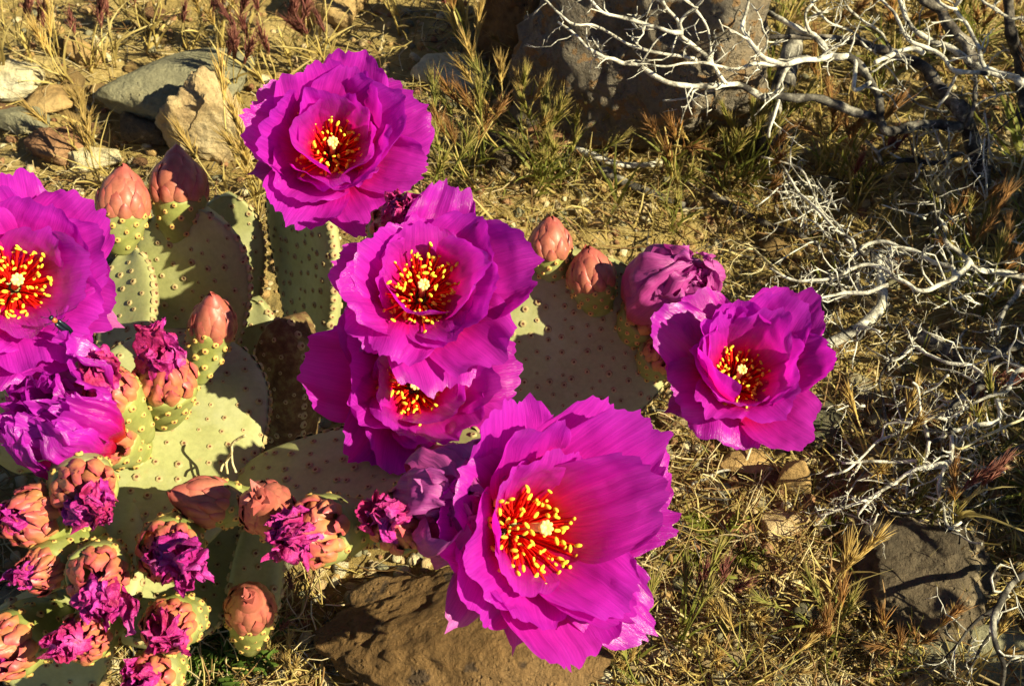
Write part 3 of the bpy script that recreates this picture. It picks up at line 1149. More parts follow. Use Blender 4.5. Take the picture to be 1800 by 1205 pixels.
def scale_ring(o, m_, Fr, R, seed, mt='scale_orange', rows=((12, 0.0, 0.75, 14, -32, 0.97), (10, 0.14, 0.85, 6, -45, 0.86), (8, 0.30, 0.85, 0, -50, 0.70))):
    rn = random.Random(seed)
    for wi, (n, z, Lf, p0, p1, rf) in enumerate(rows):
        for i in range(n):
            an = 6.2832 * (i + 0.5 * (wi % 2)) / n + rn.uniform(-0.15, 0.15)
            add_petal(o, m_ + Fr[:, 2] * R * (z - 0.1), Fr, an, mt, 'scale', thick=R * 0.08, L=R * Lf * rn.uniform(0.85, 1.35), W=R * rn.uniform(0.42, 0.62), phi0=math.radians(p0 + rn.uniform(-10, 10)),
                      phi1=math.radians(p1 + rn.uniform(-20, 15)), cup=0.40, ruf=0.7, seed=seed * 37 + wi * 19 + i, r0=R * rf * 0.92, nu=9, nv=10, taper=0.8, wpos=0.45, roundtip=0.6, point=0.05, rag=0.04, crump=0.11)


def withered(base, mouth, head, w_px, seed, label, n=8, size=1.0, mt='petal_dry', open_=0.0):
    b, m_ = at(*base), at(*mouth)
    hd = at(*head)
    R = w_px / FPX * depth(m_) / 2
    o, Fr, L = receptacle('withered_flower', b, m_, R, seed, 0.5, label=label)
    scale_ring(o, m_, Fr, R, seed)
    ax = hd - m_
    H = np.linalg.norm(ax)
    F2 = frame_from(unit(ax) + 0.35 * Fr[:, 2], seed)
    rn = random.Random(seed + 5)
    for i in range(n):
        an = 6.2832 * i / n + rn.uniform(-0.3, 0.3)
        q = i % 2
        add_petal(o, m_ + Fr[:, 2] * R * 0.1, F2, an, mt, L=H * rn.uniform(0.72, 1.15) * size, W=R * rn.uniform(0.6, 1.0) * size, phi0=math.radians(rn.uniform(8, 30) + open_), phi1=math.radians(rn.uniform(-55, -15) + open_), cup=0.5, ruf=2.2,
                  seed=seed * 71 + i, r0=R * (0.30 + 0.22 * q), nu=31, nv=33, crump=0.165, fold=0.5, rag=0.08, curl=math.radians(rn.uniform(-60, 60)))
    # brown thread-like rest of the style
    return o


def closing(base, mouth, centre, dia_px, w_px, seed, label, n=(7, 6, 5), mt='petal_old', close=1.0):
    """a fading bloom folded into a ball"""
    b, m_, c = at(*base), at(*mouth), at(*centre)
    R = w_px / FPX * depth(m_) / 2
    B = dia_px / FPX * depth(c) / 2
    o, Fr, L = receptacle('closing_flower', b, m_, R, seed, 0.5, label=label)
    scale_ring(o, m_, Fr, R, seed, 'scale_orange', rows=((9, 0.0, 0.9, 22, 0, 0.95), (8, 0.1, 1.2, 20, -15, 0.9)))
    ax = c - m_
    H = np.linalg.norm(ax)
    F2 = frame_from(ax, seed)
    rn = random.Random(seed)
    for wi, k in enumerate(n):
        for i in range(k):
            an = 6.2832 * (i + 0.5 * (wi % 2)) / k + rn.uniform(-0.2, 0.2)
            Lp = (H + B) * (1.12 - 0.10 * wi) * rn.uniform(0.92, 1.1)
            add_petal(o, m_, F2, an, mt, L=Lp, W=B * rn.uniform(0.95, 1.4), phi0=math.radians((58, 46, 34)[wi] + rn.uniform(-6, 6)), phi1=math.radians(((-62, -66, -60)[wi] + rn.uniform(-16, 18)) * close), cup=0.5, ruf=1.3,
                      seed=seed * 91 + wi * 17 + i, r0=R * (0.75 - 0.15 * wi), nu=29, nv=29, crump=0.075 + 0.06 * wi, fold=0.25, rag=0.06, curl=math.radians(rn.uniform(-50, 40)))
    return o


def W(px, d):
    return px / FPX * d


# --- pads: (base u,v,d) (tip u,v,d) width px, facing
pad(at(335, 700, 0.60), at(338, 365, 0.560), W(225, 0.575), (-0.25, -0.95, 0.25), seed=2, thick=0.015, label='upright pad in shade carrying the two large pink buds')
pad(at(395, 640, 0.66), at(402, 342, 0.628), W(130, 0.64), (0.2, -0.8, 0.5), seed=3, label='pale sunlit pad peeping out behind')
pad(at(540, 640, 0.645), at(530, 285, 0.622), W(255, 0.62), (-0.78, -0.62, 0.1), seed=4, thick=0.015, label='upright pad under the top flower')
pad(at(290, 985, 0.485), at(320, 590, 0.552), W(330, 0.52), (0.18, -0.35, 0.9), seed=5, thick=0.016, bend=0.004, label='broad sunlit grey-green pad')
pad(at(515, 830, 0.60), at(512, 555, 0.575), W(105, 0.585), (-0.5, -0.8, 0.3), thick=0.03, mt='cork', seed=6, label='old corky brown pad')
pad(at(440, 760, 0.62), at(445, 525, 0.60), W(110, 0.60), (-0.2, -0.9, 0.3), seed=7, label='small dark pad with a bumpy rim')
pad(at(880, 790, 0.615), at(1115, 475, 0.598), W(330, 0.60), (-0.30, -0.90, 0.32), seed=8, thick=0.016, spacing=0.0080, label='shaded pad with two pink buds and fading blooms on its rim')
pad(at(408, 855, 0.510), at(880, 835, 0.475), W(300, 0.49), (0.05, 0.10, 0.98), seed=9, thick=0.015, bend=0.003, obov=0.1, label='flat-lying sunlit pad beside the big front flower')
pad(at(470, 900, 0.545), at(215, 1120, 0.490), W(205, 0.51), (-0.15, -0.45, 0.88), seed=10, thick=0.015, label='dark shaded pad slanting down')
pad(at(470, 860, 0.52), at(440, 1130, 0.505), W(95, 0.505), (0.1, -0.5, 0.85), seed=11, thick=0.022, label='narrow shaded pad')
pad(at(215, 860, 0.50), at(160, 1120, 0.478), W(170, 0.48), (-0.1, -0.75, 0.65), seed=12, thick=0.018, label='shaded pad behind the withered flowers')
pad(at(60, 830, 0.545), at(40, 560, 0.515), W(240, 0.525), (-0.1, -0.85, 0.5), seed=13, thick=0.016, label='pad under the flower with the beetle')
pad(at(720, 800, 0.60), at(740, 560, 0.565), W(230, 0.58), (-0.1, -0.9, 0.4), seed=14, thick=0.016, label='pad behind the two crowded middle flowers')
pad(at(215, 760, 0.525), at(225, 440, 0.57), W(120, 0.56), (-0.2, -0.8, 0.5), seed=15, thick=0.016, label='sunlit pad beside the large pink buds')
pad(at(120, 1240, 0.49), at(60, 1040, 0.475), W(230, 0.48), (0.0, -0.6, 0.8), seed=16, thick=0.016, label='low pad at the foot of the plant')

# --- open flowers
open_flower(584, 262, 0.535, (0.02, 0.32), 172, 1, 'open magenta flower on top of the upright pad', spin=0.3, deep=0.88)
open_flower(742, 512, 0.478, (0.06, 0.30), 184, 2, 'widest open magenta flower in the middle', spin=0.9, grow=(0.06, 0.10), notch=(-0.42, 0.91, 0.45))
open_flower(728, 678, 0.510, (0.06, 0.08), 184, 3, 'open magenta flower tucked beneath the middle flower, its stamens in shade', spin=0.1, deep=0.92)
open_flower(932, 928, 0.425, (0.52, 0.02), 240, 4, 'biggest open magenta flower leaning over the brown boulder', spin=0.5, deep=1.1, grow=(0.30, 0.07))
open_flower(1296, 662, 0.540, (0.22, 0.36), 160, 5, 'open magenta flower beside the bleached twigs', spin=0.7, deep=0.92, grow=(0.06, 0.14))
open_flower(28, 498, 0.475, (0.06, 0.16), 196, 6, 'open magenta flower with the dark beetle on its petal', spin=0.2, deep=0.98)

# --- buds
bud((210, 440, .555), (217, 362, .545), (217, 292, .54), 88, 21, 'pink bud, the smaller of the tall pair')
bud((318, 425, .575), (315, 336, .562), (309, 258, .558), 96, 22, 'tall dusky pink bud partly shaded')
bud((345, 665, .52), (374, 574, .507), (374, 518, .497), 78, 23, 'salmon bud beside a crumpled flower')
bud((972, 490, .605), (966, 436, .592), (968, 382, .586), 76, 24, 'pink bud at the end of the shaded pad rim')
bud((1052, 545, .600), (1040, 490, .588), (1034, 436, .582), 84, 25, 'pink bud next to the fading ball-shaped bloom')
bud((462, 893, .480), (370, 882, .458), (298, 866, .448), 84, 26, 'salmon bud lying on its side on the sunlit pad')
bud((500, 940, .470), (470, 895, .440), (455, 872, .415), 84, 27, 'blunt salmon bud facing forward', fat=1.05)
bud((440, 1135, .510), (440, 1070, .480), (436, 1046, .460), 84, 28, 'dull small pink bud low in the shade')

# --- withered flowers
withered((292, 735, .515), (292, 668, .488), (258, 575, .470), 108, 41, 'crumpled magenta withered flower on a green fruit', n=9, size=1.0)
withered((250, 765, .500), (196, 690, .472), (148, 600, .455), 96, 42, 'dried dark magenta withered flower with orange scales', n=8, size=0.8)
withered((128, 800, .490), (148, 858, .450), (176, 915, .430), 112, 43, 'withered flower with a magenta twist below orange scales', n=8)
withered((160, 918, .480), (62, 906, .450), (-18, 925, .440), 112, 44, 'orange-scaled withered flower at the edge of the cluster', n=7, size=0.8)
withered((172, 940, .475), (78, 1000, .440), (-5, 1020, .430), 84, 45, 'withered flower on a bright yellow-green stalk', n=7, size=0.8)
withered((188, 970, .480), (172, 1010, .432), (188, 1095, .420), 108, 46, 'withered flower hanging a long purple twist', n=9, size=0.95)
withered((322, 925, .480), (296, 968, .442), (322, 985, .415), 112, 47, 'dark crimson withered flower facing forward', n=8)
withered((205, 1085, .480), (150, 1118, .442), (82, 1140, .425), 92, 48, 'withered flower with a flattened purple petal', n=7)
withered((345, 1075, .485), (298, 1098, .442), (282, 1140, .420), 98, 49, 'withered flower with a narrow dark purple tuft', n=7, size=0.8)
withered((310, 1165, .480), (262, 1190, .445), (225, 1205, .430), 92, 50, 'withered flower lowest in the cluster', n=7)
withered((125, 1085, .480), (15, 1135, .445), (-45, 1160, .435), 118, 51, 'withered flower on a lit lime-green fruit', n=6)
withered((655, 915, .470), (560, 932, .430), (482, 945, .412), 122, 52, 'large withered flower with orange scales facing forward', n=9)
withered((735, 915, .460), (702, 915, .428), (648, 898, .405), 112, 53, 'withered flower folded into a narrow magenta strip', n=7, size=0.9)
withered((1140, 650, .605), (1168, 620, .588), (1232, 590, .570), 84, 54, 'dull crimson withered flower between the fading bloom and the open one', n=8)
withered((680, 440, .520), (692, 400, .497), (714, 358, .480), 86, 55, 'pale pink withered flower wedged between two open ones', n=9, size=1.1)
closing((1105, 590, .605), (1138, 555, .590), (1182, 503, .572), 150, 92, 61, 'fading mauve bloom closed into a ball')
closing((700, 905, .455), (738, 885, .440), (792, 880, .422), 150, 100, 62, 'fading violet bloom folded against the big front flower', n=(6, 5, 4))
closing((250, 795, .520), (192, 768, .485), (100, 720, .465), 128, 100, 63, 'half closed magenta bloom below the flower with the beetle', mt='petal', close=0.45)

# ------------------------------------------------------------------ bleached shrubs
def wob_path(pts, amp, seed, k=5):
    P = smooth_path(pts, k)
    amp = amp * 1.3
    D = np.stack([vnoise(P * 90 + seed), vnoise(P * 90 + seed + 20), vnoise(P * 90 + seed + 40)], -1)
    D[0] = 0
    return P + D * amp


class Shrub:
    def __init__(self, base_px, label, seed):
        g = gpt(*base_px)
        self.o = empty('dead_shrub', tuple(g))
        self.g = g
        props(self.o, label, 'shrub')
        self.r = random.Random(seed)
        self.n = seed

    def branch(self, px, z0, z1, w0, w1, mt='bark_white', twigs=6, tl=(0.012, 0.035), zmid=None, sides=7):
        n = len(px)
        zs = np.linspace(z0, z1, n)
        if zmid is not None:
            t = np.linspace(0, 1, n)
            zs = zs + (zmid - (z0 + z1) / 2) * 4 * t * (1 - t)
        pts = np.array([onz(u, v, z) for (u, v), z in zip(px, zs)])
        self.n += 1
        P = wob_path(pts, 0.0012, self.n * 3.7)
        rad = np.array([a / FPX * depth(p) / 2 for a, p in zip(np.linspace(w0, w1, len(P)), P)])
        rad *= (1 + 0.22 * vnoise(P * 210 + self.n)) * 0.9
        mb = MB()
        tube(mb, P - self.g, rad, sides, 0, wob=0.10)
        b = mb.build('branch', M[mt], self.o)
        for k in range(twigs):
            i = self.r.randrange(2, len(P) - 1)
            T = unit(P[min(i + 1, len(P) - 1)] - P[i - 1])
            rd = unit(np.array((self.r.gauss(0, 1), self.r.gauss(0, 1), self.r.gauss(0.15, 0.7))))
            d = unit(T * self.r.uniform(0.2, 0.9) + rd * 0.9)
            self.twig(b, P[i], d, self.r.uniform(*tl), min(rad[i] * 0.5, 0.0008), 'bark_white' if mt != 'bark_straw' else mt)
        return b

    def twig(self, b, p, d, L, r0, mt):
        Q, q, dd = [np.asarray(p)], np.asarray(p), np.asarray(d)
        k = 6
        for i in range(k):
            dd = unit(dd + 0.38 * np.array((self.r.gauss(0, 1), self.r.gauss(0, 1), self.r.gauss(0, 0.8))))
            q = q + dd * L / k
            q[2] = max(q[2], 0.004)
            Q.append(q.copy())
        mb = MB()
        tube(mb, np.array(Q) - self.g, np.linspace(r0, r0 * 0.45, len(Q)), 5, 0, wob=0.12)
        for i in (2, 3, 4, 5):        # short spurs and leaf scars
            if self.r.random() < 0.75:
                e = unit(np.array((self.r.gauss(0, 1), self.r.gauss(0, 1), self.r.gauss(0.2, 1))))
                ln = L * self.r.uniform(0.08, 0.30)
                tube(mb, np.array([Q[i], Q[i] + e * ln * 0.5, Q[i] + e * ln + np.array((0, 0, ln * 0.1))]) - self.g, np.array((r0 * 0.6, r0 * 0.5, r0 * 0.35)), 4)
        return mb.build('twig', M[mt], b)


S1 = Shrub((1730, 345), 'bleached dead shrub with a dark forked trunk reaching over the big boulder', 11)
S1.branch([(1732, 345), (1720, 285), (1702, 228), (1686, 189)], 0.0, 0.055, 36, 30, 'bark_grey', 5, sides=10)
S1.branch([(1690, 196), (1654, 160), (1628, 122), (1590, 102), (1561, 90), (1505, 76), (1451, 66), (1373, 67), (1325, 70)], 0.052, 0.06, 30, 6, 'bark_dark', 7, sides=9)
S1.branch([(1690, 224), (1649, 221), (1605, 222), (1561, 231), (1548, 213), (1527, 203), (1486, 189), (1431, 174), (1381, 174), (1338, 170)], 0.042, 0.07, 21, 15, 'bark_grey', 3, sides=9)
S1.branch([(1342, 171), (1300, 151), (1277, 147), (1242, 150), (1172, 145), (1126, 119), (1094, 110), (1074, 102), (1036, 84), (1013, 64), (984, 35)], 0.07, 0.115, 13, 4, 'bark_white', 12)
S1.branch([(1548, 213), (1547, 189), (1530, 142), (1509, 113), (1488, 99)], 0.06, 0.08, 16, 15, 'bark_grey', 2)
S1.branch([(1490, 100), (1466, 96), (1439, 70), (1425, 58), (1387, 44), (1352, 23), (1315, 0), (1285, -18)], 0.08, 0.085, 14, 9, 'bark_white', 5)
S1.branch([(1466, 96), (1410, 107), (1373, 113), (1335, 99), (1312, 64), (1303, 44), (1312, 6), (1315, -20)], 0.08, 0.125, 12, 6, 'bark_white', 6)
S1.branch([(1376, 112), (1332, 112), (1289, 119), (1254, 116), (1201, 116), (1161, 115), (1120, 112)], 0.085, 0.105, 9, 3, 'bark_white', 7)
S1.branch([(1276, 147), (1254, 113), (1216, 78), (1196, 58), (1184, 32), (1161, 0), (1150, -18)], 0.085, 0.145, 9, 6, 'bark_white', 6)
S1.branch([(1196, 58), (1193, 38), (1216, 17), (1233, 0), (1245, -18)], 0.12, 0.145, 7, 5, 'bark_white', 3)
S1.branch([(1197, 60), (1181, 55), (1126, 35), (1091, 26), (1062, 19), (1039, 0), (1030, -18)], 0.12, 0.14, 9, 5, 'bark_white', 8)
S1.branch([(1225, 108), (1190, 99), (1126, 84), (1085, 64), (1050, 48), (1001, 42), (963, 6), (950, -10)], 0.09, 0.13, 7, 4, 'bark_white', 9)
S1.branch([(1387, 116), (1370, 157), (1373, 180), (1358, 218), (1352, 240)], 0.082, 0.05, 9, 5, 'bark_white', 4)
S1.branch([(1232, 150), (1222, 166), (1204, 174), (1164, 177)], 0.068, 0.06, 6, 4, 'bark_white', 1)
S1.branch([(1251, 113), (1248, 73), (1236, 32), (1199, 0), (1190, -15)], 0.095, 0.145, 5, 4, 'bark_white', 3)
S1.branch([(1503, 107), (1500, 128), (1503, 158), (1527, 148)], 0.08, 0.07, 9, 8, 'bark_white', 1)
S1.branch([(1532, 88), (1503, 58), (1463, 41), (1428, 12), (1415, -10)], 0.058, 0.09, 6, 4, 'bark_white', 6)
S1.branch([(1567, 92), (1547, 58), (1509, 29), (1486, 0), (1478, -15)], 0.06, 0.10, 6, 4, 'bark_white', 6)
S1.branch([(1425, 58), (1421, 44), (1419, 23), (1434, 0), (1440, -15)], 0.084, 0.1, 7, 5, 'bark_white', 3)
S1.branch([(1800, 146), (1771, 131), (1721, 121), (1689, 96), (1649, 76), (1614, 60), (1593, 32), (1582, 0), (1575, -20)], 0.07, 0.09, 17, 7, 'bark_white', 5)
S1.branch([(1738, 130), (1681, 125), (1660, 102), (1625, 84), (1593, 70), (1576, 38), (1561, 12), (1545, -10)], 0.078, 0.10, 10, 5, 'bark_white', 6)
S1.branch([(1730, 118), (1707, 61), (1681, 17), (1689, 0), (1695, -20)], 0.08, 0.11, 9, 6, 'bark_white', 4)
S1.branch([(1681, 17), (1666, 15), (1649, 2), (1640, -15)], 0.105, 0.11, 7, 5, 'bark_white', 1)
S1.branch([(1538, 110), (1556, 102), (1599, 84), (1625, 93)], 0.08, 0.08, 9, 10, 'bark_white', 1)
S1.branch([(1830, 40), (1800, 32), (1776, 29), (1744, 12), (1730, 0), (1722, -15)], 0.09, 0.1, 8, 5, 'bark_white', 3)
S1.branch([(1712, 122), (1701, 84), (1678, 58), (1649, 20), (1620, 0), (1600, -25)], 0.05, 0.075, 24, 18, 'bark_dark', 4, sides=9)
S1.branch([(1800, 300), (1796, 174), (1791, 102), (1776, 58), (1771, 0), (1765, -30)], 0.0, 0.08, 26, 20, 'bark_dark', 3, sides=9)
S1.branch([(1686, 270), (1649, 285), (1590, 283), (1553, 290), (1541, 270), (1521, 247)], 0.02, 0.04, 12, 8, 'bark_grey', 6)
S1.branch([(1665, 196), (1618, 184), (1590, 160), (1570, 130), (1556, 113)], 0.04, 0.05, 5, 3, 'bark_white', 6)
S1.branch([(1648, 190), (1668, 150), (1686, 125)], 0.05, 0.076, 6, 6, 'bark_white', 1)
S1.branch([(1700, 225), (1712, 190), (1716, 150), (1712, 125)], 0.045, 0.075, 11, 7, 'bark_grey', 4)
# many thin dead twigs low round the trunk
for i in range(18):
    u0, v0 = RND.uniform(1600, 1780), RND.uniform(290, 400)
    S1.branch([(u0, v0), (u0 + RND.uniform(-30, 30), v0 - RND.uniform(30, 60)), (u0 + RND.uniform(-60, 60), v0 - RND.uniform(70, 150))], 0.01, 0.05, 5, 3, RND.choice(['bark_white', 'bark_grey', 'bark_straw']), 3, tl=(0.01, 0.03))

S2 = Shrub((1830, 560), 'white sun-bleached branch tangle reaching toward the flower by the twigs', 23)
S2.branch([(1840, 560), (1825, 520), (1800, 487), (1753, 481), (1715, 472), (1701, 455), (1660, 426), (1663, 403), (1653, 385)], 0.02, 0.055, 18, 6, 'bark_white', 6)
S2.branch([(1704, 458), (1698, 472), (1678, 490), (1643, 504), (1614, 509), (1596, 498), (1570, 487), (1556, 475), (1529, 465), (1503, 472), (1463, 493), (1416, 494), (1381, 488), (1352, 472)], 0.048, 0.045, 12, 5, 'bark_white', 15)
S2.branch([(1678, 490), (1675, 472), (1649, 462), (1614, 443), (1579, 436), (1547, 426), (1521, 432), (1509, 446), (1498, 423), (1468, 406), (1445, 374), (1416, 345), (1402, 330), (1370, 290)], 0.046, 0.03, 10, 5, 'bark_white', 20)
S2.branch([(1509, 440), (1520, 448), (1532, 440), (1533, 460), (1520, 470)], 0.045, 0.04, 7, 6, 'bark_grey', 2)
S2.branch([(1500, 430), (1470, 395), (1440, 365), (1405, 300), (1340, 275)], 0.03, 0.03, 6, 4, 'bark_white', 16)
S2.branch([(1480, 432), (1440, 400), (1400, 385), (1360, 395)], 0.03, 0.025, 5, 3, 'bark_white', 9)
S2.branch([(1561, 501), (1515, 513), (1474, 517), (1416, 530), (1405, 538)], 0.045, 0.04, 9, 5, 'bark_white', 7)
S2.branch([(1463, 493), (1448, 516), (1442, 545), (1454, 586), (1474, 612)], 0.045, 0.008, 6, 3, 'bark_grey', 3)
S2.branch([(1800, 500), (1779, 528), (1762, 559), (1755, 590)], 0.03, 0.03, 12, 6, 'bark_white', 2)
S2.branch([(1678, 492), (1670, 520), (1676, 545), (1720, 556)], 0.045, 0.03, 5, 3, 'bark_grey', 3)
S2.branch([(1381, 488), (1330, 440), (1310, 425)], 0.03, 0.02, 5, 3, 'bark_straw', 5)
S2.branch([(1660, 430), (1650, 395), (1640, 350), (1620, 300)], 0.03, 0.045, 5, 3, 'bark_grey', 6)
S2.branch([(1715, 470), (1760, 462), (1790, 455)], 0.04, 0.045, 5, 3, 'bark_grey', 4)
S2.branch([(1500, 460), (1505, 490), (1512, 520)], 0.045, 0.03, 5, 3, 'bark_white', 4)
for i in range(26):
    u0, v0 = RND.uniform(1380, 1800), RND.uniform(330, 540)
    S2.branch([(u0, v0), (u0 - RND.uniform(10, 40), v0 - RND.uniform(5, 30)), (u0 - RND.uniform(30, 80), v0 + RND.uniform(-50, 30))], 0.02, 0.03, 4.5, 2.5, 'bark_white', 4, tl=(0.008, 0.022))

S3 = Shrub((1840, 700), 'gnarled grey-white twigs with many short spurs above the dark pitted boulder', 37)
S3.branch([(1835, 690), (1830, 620), (1800, 601), (1772, 614), (1744, 629), (1741, 661), (1709, 686), (1681, 708), (1668, 737), (1671, 762)], 0.01, 0.045, 19, 10, 'bark_grey', 6)
S3.branch([(1734, 661), (1703, 645), (1659, 634), (1627, 617), (1608, 601), (1602, 590)], 0.045, 0.035, 8, 5, 'bark_white', 6)
S3.branch([(1608, 601), (1570, 629), (1556, 606), (1580, 572), (1602, 545)], 0.034, 0.02, 5, 3, 'bark_grey', 3)
S3.branch([(1570, 629), (1547, 661), (1551, 702), (1558, 756), (1560, 790)], 0.03, 0.006, 6, 5, 'bark_grey', 2)
S3.branch([(1800, 648), (1782, 667), (1769, 689), (1731, 699), (1697, 718)], 0.05, 0.045, 10, 6, 'bark_white', 3)
S3.branch([(1741, 663), (1750, 693), (1757, 740), (1715, 746), (1684, 756), (1668, 765), (1633, 773), (1627, 749), (1618, 740), (1589, 752), (1570, 765), (1539, 781), (1510, 803), (1479, 828), (1450, 838)], 0.045, 0.03, 11, 4, 'bark_white', 18, tl=(0.006, 0.02))
S3.branch([(1625, 745), (1640, 734), (1665, 738)], 0.045, 0.045, 7, 8, 'bark_white', 2)
S3.branch([(1620, 742), (1618, 711), (1615, 683), (1608, 676)], 0.045, 0.06, 5, 5, 'bark_white', 2, tl=(0.004, 0.008))
S3.branch([(1605, 741), (1577, 740), (1555, 749), (1550, 771)], 0.045, 0.035, 6, 4, 'bark_white', 2)
S3.branch([(1633, 775), (1627, 800), (1611, 825), (1596, 860), (1594, 875)], 0.045, 0.025, 8, 4, 'bark_white', 5)
S3.branch([(1671, 765), (1668, 806), (1646, 819), (1602, 814), (1539, 812), (1476, 811)], 0.045, 0.03, 9, 5, 'bark_white', 9, tl=(0.006, 0.02))
S3.branch([(1665, 812), (1602, 828), (1564, 850), (1526, 876), (1476, 894), (1435, 910)], 0.042, 0.022, 8, 5, 'bark_white', 13, tl=(0.006, 0.018))
S3.branch([(1577, 847), (1539, 872), (1510, 904)], 0.035, 0.025, 7, 5, 'bark_white', 4, tl=(0.006, 0.014))
S3.branch([(1665, 809), (1652, 853), (1659, 891), (1674, 923), (1690, 935)], 0.042, 0.02, 9, 4, 'bark_white', 12, tl=(0.006, 0.02))
S3.branch([(1830, 775), (1794, 784), (1766, 797), (1741, 822), (1725, 844), (1703, 863), (1697, 891)], 0.04, 0.02, 10, 5, 'bark_grey', 7)
S3.branch([(1668, 768), (1690, 790), (1720, 770), (1760, 752), (1800, 735)], 0.04, 0.05, 5, 5, 'bark_straw', 6)
S3.branch([(1668, 800), (1700, 808), (1720, 812)], 0.04, 0.035, 5, 3, 'bark_white', 5, tl=(0.005, 0.014))
S3.branch([(1690, 790), (1730, 775), (1757, 760)], 0.04, 0.045, 5, 4, 'bark_grey', 5, tl=(0.005, 0.014))

for i in range(30):
    u0, v0 = RND.uniform(1520, 1810), RND.uniform(560, 960)
    S3.branch([(u0, v0), (u0 - RND.uniform(10, 50), v0 + RND.uniform(-30, 30)), (u0 - RND.uniform(40, 110), v0 + RND.uniform(-50, 70))], RND.uniform(0.02, 0.045), 0.02, 5.5, 2.5, RND.choice(['bark_white', 'bark_white', 'bark_grey']), 4, tl=(0.008, 0.024))

S4 = Shrub((1850, 1040), 'thin grey forked branch drooping over the flat grey rock', 53)
S4.branch([(1880, 1050), (1842, 995), (1800, 1010), (1757, 1048), (1745, 1114), (1761, 1165), (1763, 1215)], 0.0, 0.03, 15, 9, 'bark_grey', 6, zmid=0.055)
S4.branch([(1757, 1052), (1718, 1091), (1679, 1142), (1640, 1180)], 0.048, 0.03, 8, 4, 'bark_grey', 7)
S4.branch([(1745, 1112), (1720, 1150), (1700, 1190)], 0.04, 0.03, 6, 4, 'bark_grey', 4)

def stick(px, z0, z1, w0, w1, mt, label, name='fallen_stick', cat='stick', sides=9):
    pts = np.array([gpt(u, v) + np.array((0, 0, z)) for (u, v), z in zip(px, np.linspace(z0, z1, len(px)))])
    P = wob_path(pts, 0.0012, px[0][0] * 0.1)
    rad = np.array([a / FPX * depth(p) / 2 for a, p in zip(np.linspace(w0, w1, len(P)), P)]) * (1 + 0.15 * vnoise(P * 130))
    g = pts[0]
    mb = MB()
    tube(mb, P - g, rad, sides, 0, wob=0.10)
    o = mb.build(name, M[mt], None)
    o.location = g
    return props(o, label, cat)


stick([(1440, 621), (1480, 612), (1521, 588), (1538, 574), (1532, 539), (1522, 515)], 0.006, 0.03, 20, 16, 'bark_white', 'thick bent whitish stick on the ground beside the open flower')
stick([(1000, 268), (1040, 285), (1085, 297), (1150, 298)], 0.006, 0.005, 15, 10, 'bark_white', 'straight whitish stick half buried in front of the dark boulder')
stick([(1050, 305), (1100, 335), (1150, 352), (1200, 372)], 0.006, 0.005, 20, 12, 'bark_grey', 'dark weathered stick lying below the whitish one')
stick([(1345, 285), (1350, 255), (1362, 225), (1372, 190), (1378, 160)], 0.008, 0.05, 52, 30, 'bark_grey', 'split weathered stump leaning behind the white twigs', 'tree_stump', 'stump', 12)
stick([(1245, 352), (1330, 400), (1400, 425), (1450, 445)], 0.006, 0.006, 14, 9, 'bark_dark', 'dark thin stick on the ground beneath the twig tangle')
stick([(1600, 600), (1650, 630), (1690, 650), (1740, 690)], 0.008, 0.004, 30, 24, 'bark_dark', 'thick dark log in the shade under the gnarled twigs')
stick([(1305, 838), (1312, 815), (1318, 790)], 0.004, 0.014, 5, 4, 'bark_straw', 'short pale straw stub by the ochre slab')
stick([(1215, 858), (1255, 845), (1298, 837)], 0.004, 0.006, 5, 4, 'bark_white', 'thin whitish twig beside the big front flower')
pf = at(408, 820, 0.50)


def tendril():
    pts = [(400, 832, .490), (398, 812, .492), (407, 796, .488), (408, 780, .486), (420, 770, .484), (432, 764, .482)]
    mb = MB()
    P0 = at(*pts[0])
    tube(mb, smooth_path([at(*p) - P0 for p in pts], 4), 0.0006, 5)
    tube(mb, smooth_path([at(398, 812, .492) - P0, at(391, 818, .488) - P0, at(388, 828, .486) - P0], 4), 0.0005, 5)
    tube(mb, smooth_path([at(407, 798, .488) - P0, at(409, 815, .486) - P0, at(415, 830, .484) - P0], 4), 0.0005, 5)
    o = mb.build('dry_tendril', M['bark_straw'])
    o.location = P0
    props(o, 'thin yellow dry tendril caught between two pads', 'twig')


tendril()

# ------------------------------------------------------------------ grass


def needle(mb, p, d, L, w, m=0, curve=0.0, r=None):
    d = unit(d)
    s = unit(np.cross(d, (0.3, 0.2, 1.0)))
    n = np.cross(s, d)
    bend = n * curve * L
    q0, q1, q2 = p, p + d * L * 0.5 + bend * 0.3, p + d * L + bend
    V = [q0 - s * w, q0 + s * w, q0 + n * w, q1 - s * w * .7, q1 + s * w * .7, q1 + n * w * .7, q2]
    F = [(0, 1, 4, 3), (1, 2, 5, 4), (2, 0, 3, 5), (3, 4, 6), (4, 5, 6), (5, 3, 6)]
    uv = np.array([(0, 0)] * 3 + [(0, .5)] * 3 + [(0, 1)])
    mb.add(V, F, m, uv)


def blade(mb, p, d, L, w, droop, r, m=0, k=5):
    d = unit(d)
    s = unit(np.cross(d, (r.gauss(0, 1), r.gauss(0, 1), 0.3)))
    V, uv = [], []
    q = np.asarray(p, float)
    for i in range(k + 1):
        t = i / k
        ww = w * (1 - t ** 2.2) + 0.00005
        nn = np.cross(s, d) * ww * 0.35
        V += [q - s * ww, q + nn, q + s * ww]
        uv += [(0, t)] * 3
        d = unit(d + np.array((0, 0, -droop / k)) + 0.10 * np.array((r.gauss(0, 1), r.gauss(0, 1), 0)))
        q = q + d * L / k
    F = []
    for i in range(k):
        a = i * 3
        F += [(a, a + 1, a + 4, a + 3), (a + 1, a + 2, a + 5, a + 4)]
    mb.add(V, F, m, uv)


# unseen leafy shrubs, added past the right edge to shade the ground there


